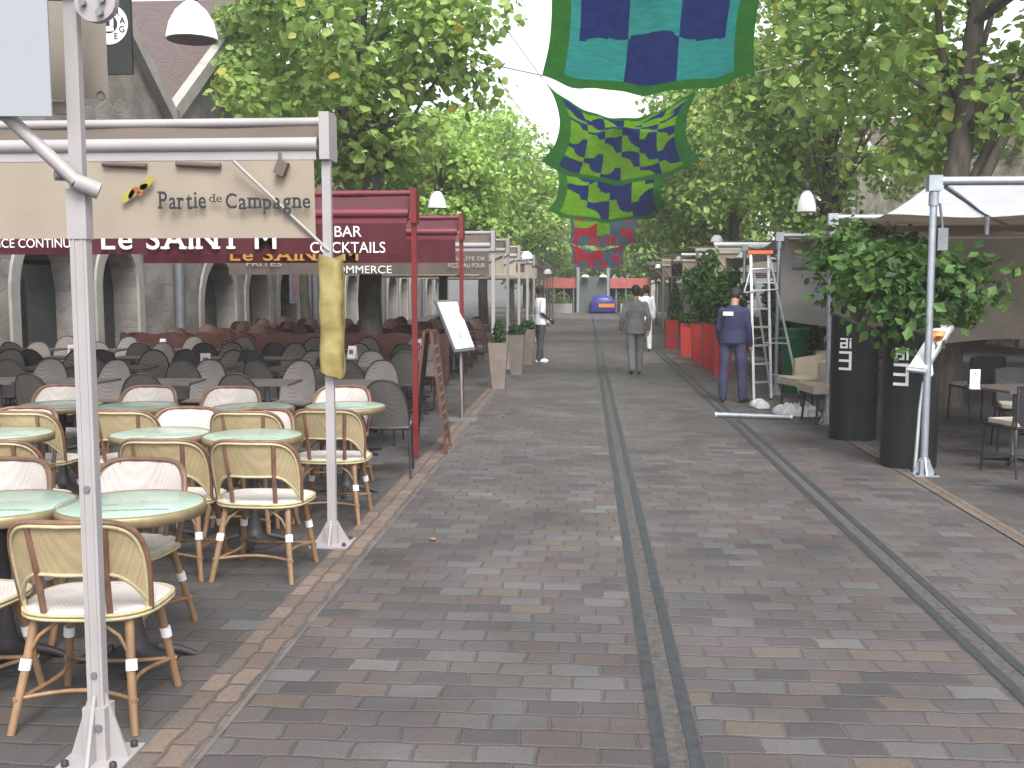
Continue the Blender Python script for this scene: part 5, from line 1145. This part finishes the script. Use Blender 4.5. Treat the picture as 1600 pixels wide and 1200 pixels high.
def person(loc_, rz, label, J, skin, top_m, leg_m, shoe_m, sleeve='long', jacket=True, hair_=True, bare_len=0):
    """J: joints for arms/legs in metres facing +y; returns root"""
    o = empty('person', loc_, rz, label, 'person'); V = Vector
    hc = V(J['head']); tl = J.get('tilt', 0); nk = V(J['neck'])
    hr = Matrix.Rotation(tl, 3, 'X') @ Matrix.Identity(3); hr = Matrix.Rotation(J.get('turn', 0), 3, 'Z') @ hr
    def H(x, y, z): return hc + hr @ V((x, y, z))
    mb = MB(); ball(mb, H(0, -.008, .03), .083, (.92, 1.10, 1.12)); ball(mb, H(0, .018, -.035), .062, (.9, 1.0, 1.15)); ball(mb, H(0, .045, -.075), .033)
    ball(mb, H(0, .098, -.012), .015, (.8, 1, 1.5), 8); ball(mb, H(0, .078, -.052), .018, (1.5, 1, .6), 8)
    for s in (-1, 1): ball(mb, H(s*.080, -.005, -.005), .022, (.45, .8, 1.3), 8); ball(mb, H(s*.032, .074, .022), .016, n=8)
    limb(mb, [nk-V((0, 0, .05)), H(0, -.02, -.06)], [.062, .056])
    pel, ch = V(J['pelvis']), V(J['chest'])
    ring_loft(mb, [(pel-V((0,0,.06)), .12, .09, 0), (pel, .15, .10, 0), (pel.lerp(ch, .4), .125, .085, 0), (ch, .155, .10, 0), (ch+V((0,0,.09)), .15, .09, 0), (nk-V((0,0,.03)), .07, .06, 0)])
    for s, k in ((-1, 'L'), (1, 'R')):
        sh, el, wr = [V(p) for p in J['arm'+k]]; hip, kn, an = [V(p) for p in J['leg'+k]]
        limb(mb, [sh, el, wr], [.048, .038, .026])
        limb(mb, [hip, kn, an], [.075, .05, .036])
        d = (wr-el).normalized(); side = V((0, 1, 0)); side = (side-d*side.dot(d)).normalized(); nrm = d.cross(side)
        pc = wr+d*.045; limb(mb, [wr, pc, wr+d*.082], [.023, .03, .030])
        for q, (off, ln) in enumerate(((-.027, .062), (-.009, .075), (.010, .070), (.027, .055))):   # four fingers, slightly curled
            a = wr+d*.085+side*off; k1 = a+d*ln*.5+nrm*.006; limb(mb, [a-d*.02, k1, k1+d*ln*.42+nrm*.02*(1 if s < 0 else -1)], [.0105, .0095, .008])
        limb(mb, [wr+d*.03+side*.024, wr+d*.065+side*.052, wr+d*.095+side*.056], [.013, .0115, .009])
        toe = V(J['toe'+k]); limb(mb, [an, an.lerp(toe, .4)-V((0,0,.012)), toe], [.034, .036, .026])
    fuse(mb, 'body', skin, o, .0072, 3)
    # shirt or jacket
    mb = MB(); hem = J.get('hem', .84); g_ = .022 if jacket else .012
    hz = V((pel.x, pel.y, hem))
    ring_loft(mb, [(hz, .178+g_, .118+g_, 0), (pel+V((0,0,.03)), .172+g_, .112+g_, 0), (pel.lerp(ch, .45), .150+g_, .098+g_, 0), (ch, .162+g_, .112+g_, 0), (ch+V((0,0,.10)), .155+g_, .10+g_, 0), (nk-V((0,0,.06)), .125+g_, .075+g_, 0), (nk-V((0,0,.005)), .062+g_*.5, .058+g_*.4, 0)], 20)
    for s, k in ((-1, 'L'), (1, 'R')):
        sh, el, wr = [V(p) for p in J['arm'+k]]
        if sleeve == 'long': limb(mb, [sh, el, wr-(wr-el).normalized()*.0], [.056+g_*.4, .046+g_*.4, .037+g_*.3])
        else: limb(mb, [sh, sh.lerp(el, .85)], [.060, .055])
    fuse(mb, 'jacket' if jacket else 'shirt', top_m, o, .012, 4)
    mb = MB(); ring_loft(mb, [(pel-V((0,0,.10)), .14, .11, 0), (pel-V((0,0,.03)), .168, .118, 0), (pel+V((0,0,.06)), .155, .108, 0)])
    for k in 'LR':
        hip, kn, an = [V(p) for p in J['leg'+k]]; limb(mb, [hip, kn, an+V((0, 0, .005))], [.098, .076, .066])
    fuse(mb, 'trousers', leg_m, o, .012, 4)
    for k in 'LR':
        an = V(J['leg'+k][2]); toe = V(J['toe'+k]); mb = MB(); limb(mb, [an-V((0,0,.025)), an.lerp(toe, .45)-V((0,0,.012)), toe], [.045, .046, .036])
        d = (toe-an); heel = an-V((d.x, d.y, 0)).normalized()*.045; heel.z = max(an.z-.045, .035) if abs(an.z-.09) < .03 else an.z-.05; ball(mb, heel, .036, n=8); fuse(mb, 'shoe', shoe_m, o, .008, 3)
    if hair_:
        mb = MB(); ball(mb, H(0, -.018, .045), .092, (.96, 1.08, 1.08)); ball(mb, H(0, -.045, .0), .075, (1.0, .9, 1.2)); h = fuse(mb, 'hair', M['hair'], o, .008, 2)
    for s in (-1, 1): mb = MB(); ball(mb, H(s*.032, .083, .022), .010, n=6); mb.build('eye', M['eye'], o)
    return o
std = dict(pelvis=(0,0,.95), chest=(0,0,1.27), neck=(0,-.01,1.47), head=(0,.01,1.62),
    armL=[(-.18,0,1.40),(-.23,-.01,1.12),(-.24,.04,.88)], armR=[(.18,0,1.40),(.23,-.01,1.12),(.24,.04,.88)],
    legL=[(-.09,0,.90),(-.105,.01,.49),(-.115,0,.09)], legR=[(.09,0,.90),(.105,.01,.49),(.115,0,.09)], toeL=(-.14,.16,.035), toeR=(.14,.16,.035))
# suited man walking away
J = dict(std, legL=[(-.09,0,.90),(-.08,-.02,.50),(-.07,-.16,.13)], toeL=(-.08,-.02,.05), legR=[(.09,0,.90),(.10,.12,.50),(.10,.16,.09)], toeR=(.115,.31,.04),
    armL=[(-.18,0,1.375),(-.25,-.05,1.12),(-.28,.04,.90)], armR=[(.18,0,1.375),(.25,-.08,1.12),(.25,-.02,.90)], hem=.80)
g = G(992, 586); sm = person((g.x, g.y, 0), .06, 'man in a grey suit walking away down the middle of the lane', J, M['skin'], M['suit'], M['suit2'], M['shoe'])
# worker in navy, head bowed
J = dict(std, head=(.02,.10,1.58), neck=(.01,.03,1.46), tilt=-.55, turn=-.25, armL=[(-.17,.01,1.36),(-.215,.02,1.10),(-.20,.12,.87)], armR=[(.17,.01,1.36),(.225,.02,1.11),(.24,.10,.87)],
    legL=[(-.10,0,.90),(-.125,.0,.49),(-.13,-.02,.09)], legR=[(.10,0,.90),(.14,.02,.49),(.16,0,.09)], toeL=(-.17,.14,.035), toeR=(.2,.16,.035), hem=.88)
g = G(1143, 629); wk = person((g.x, g.y, 0), -.35, 'worker in navy overalls with a white back print, head bowed beside the ladder', J, M['skin'], M['navy'], M['navy2'], M['shoe'])
mb = MB()
def bk(u, v): return (-.12+.15*u, -.139-.004*math.sin(math.pi*u)-.002*v, 1.30+.06*v)
mb.sheet(bk, 8, 3, .004); mb.build('back_print', M['letterw'], wk)
# standing man in a white T-shirt
J = dict(std, armL=[(-.18,0,1.40),(-.22,-.03,1.12),(-.17,.17,.98)], armR=[(.18,0,1.40),(.225,-.05,1.12),(.17,.16,.97)], legL=[(-.09,0,.90),(-.10,.03,.49),(-.12,.06,.09)], toeL=(-.13,.22,.035),
    legR=[(.09,0,.90),(.10,-.03,.49),(.12,-.08,.09)], toeR=(.15,.08,.035), hem=.86, turn=-.3)
g = G(844, 567); wm = person((g.x, g.y, 0), -1.15, 'man in a white T-shirt and dark jeans standing by the left planters', J, M['skin_dark'], M['tshirt'], M['jeans'], M['whiteshoe'], sleeve='short', jacket=False)
mb = MB(); mb.sheet(lambda u, v: (.02+.16*(u-.5), .20+.03*math.sin(math.pi*u), .90+.09*v), 6, 4, .05); pp = mb.build('paper_bag', M['tie'], None, (wm.location.x, wm.location.y, 0)); pp.rotation_euler = (0, 0, -1.15); tag(pp, 'small white bundle held by the man in the T-shirt', 'bundle')
# figure half hidden beyond the suited man
J = dict(std); g = G(1008, 549); person((g.x, g.y, 0), .2, 'person in white trousers half hidden beyond the suited man', J, M['skin'], M['tshirt'], M['tie'], M['shoe'], jacket=False)
# ---------------------------------------------------------------- haze in the air of the lane
mb = MB(); mb.box((-150, -50, -1.1), (150, 170, 13.5))
hz = bpy.data.materials.new('haze'); hz.use_nodes = True; hz.node_tree.nodes.clear()
ho = hz.node_tree.nodes.new('ShaderNodeOutputMaterial'); pv = hz.node_tree.nodes.new('ShaderNodeVolumePrincipled')
pv.inputs['Color'].default_value = (.93, .95, .96, 1); pv.inputs['Density'].default_value = .0013; pv.inputs['Anisotropy'].default_value = .0
hz.node_tree.links.new(pv.outputs[0], ho.inputs['Volume']); tag(mb.build('haze', hz), kind='stuff')
S.cycles.volume_bounces = 1
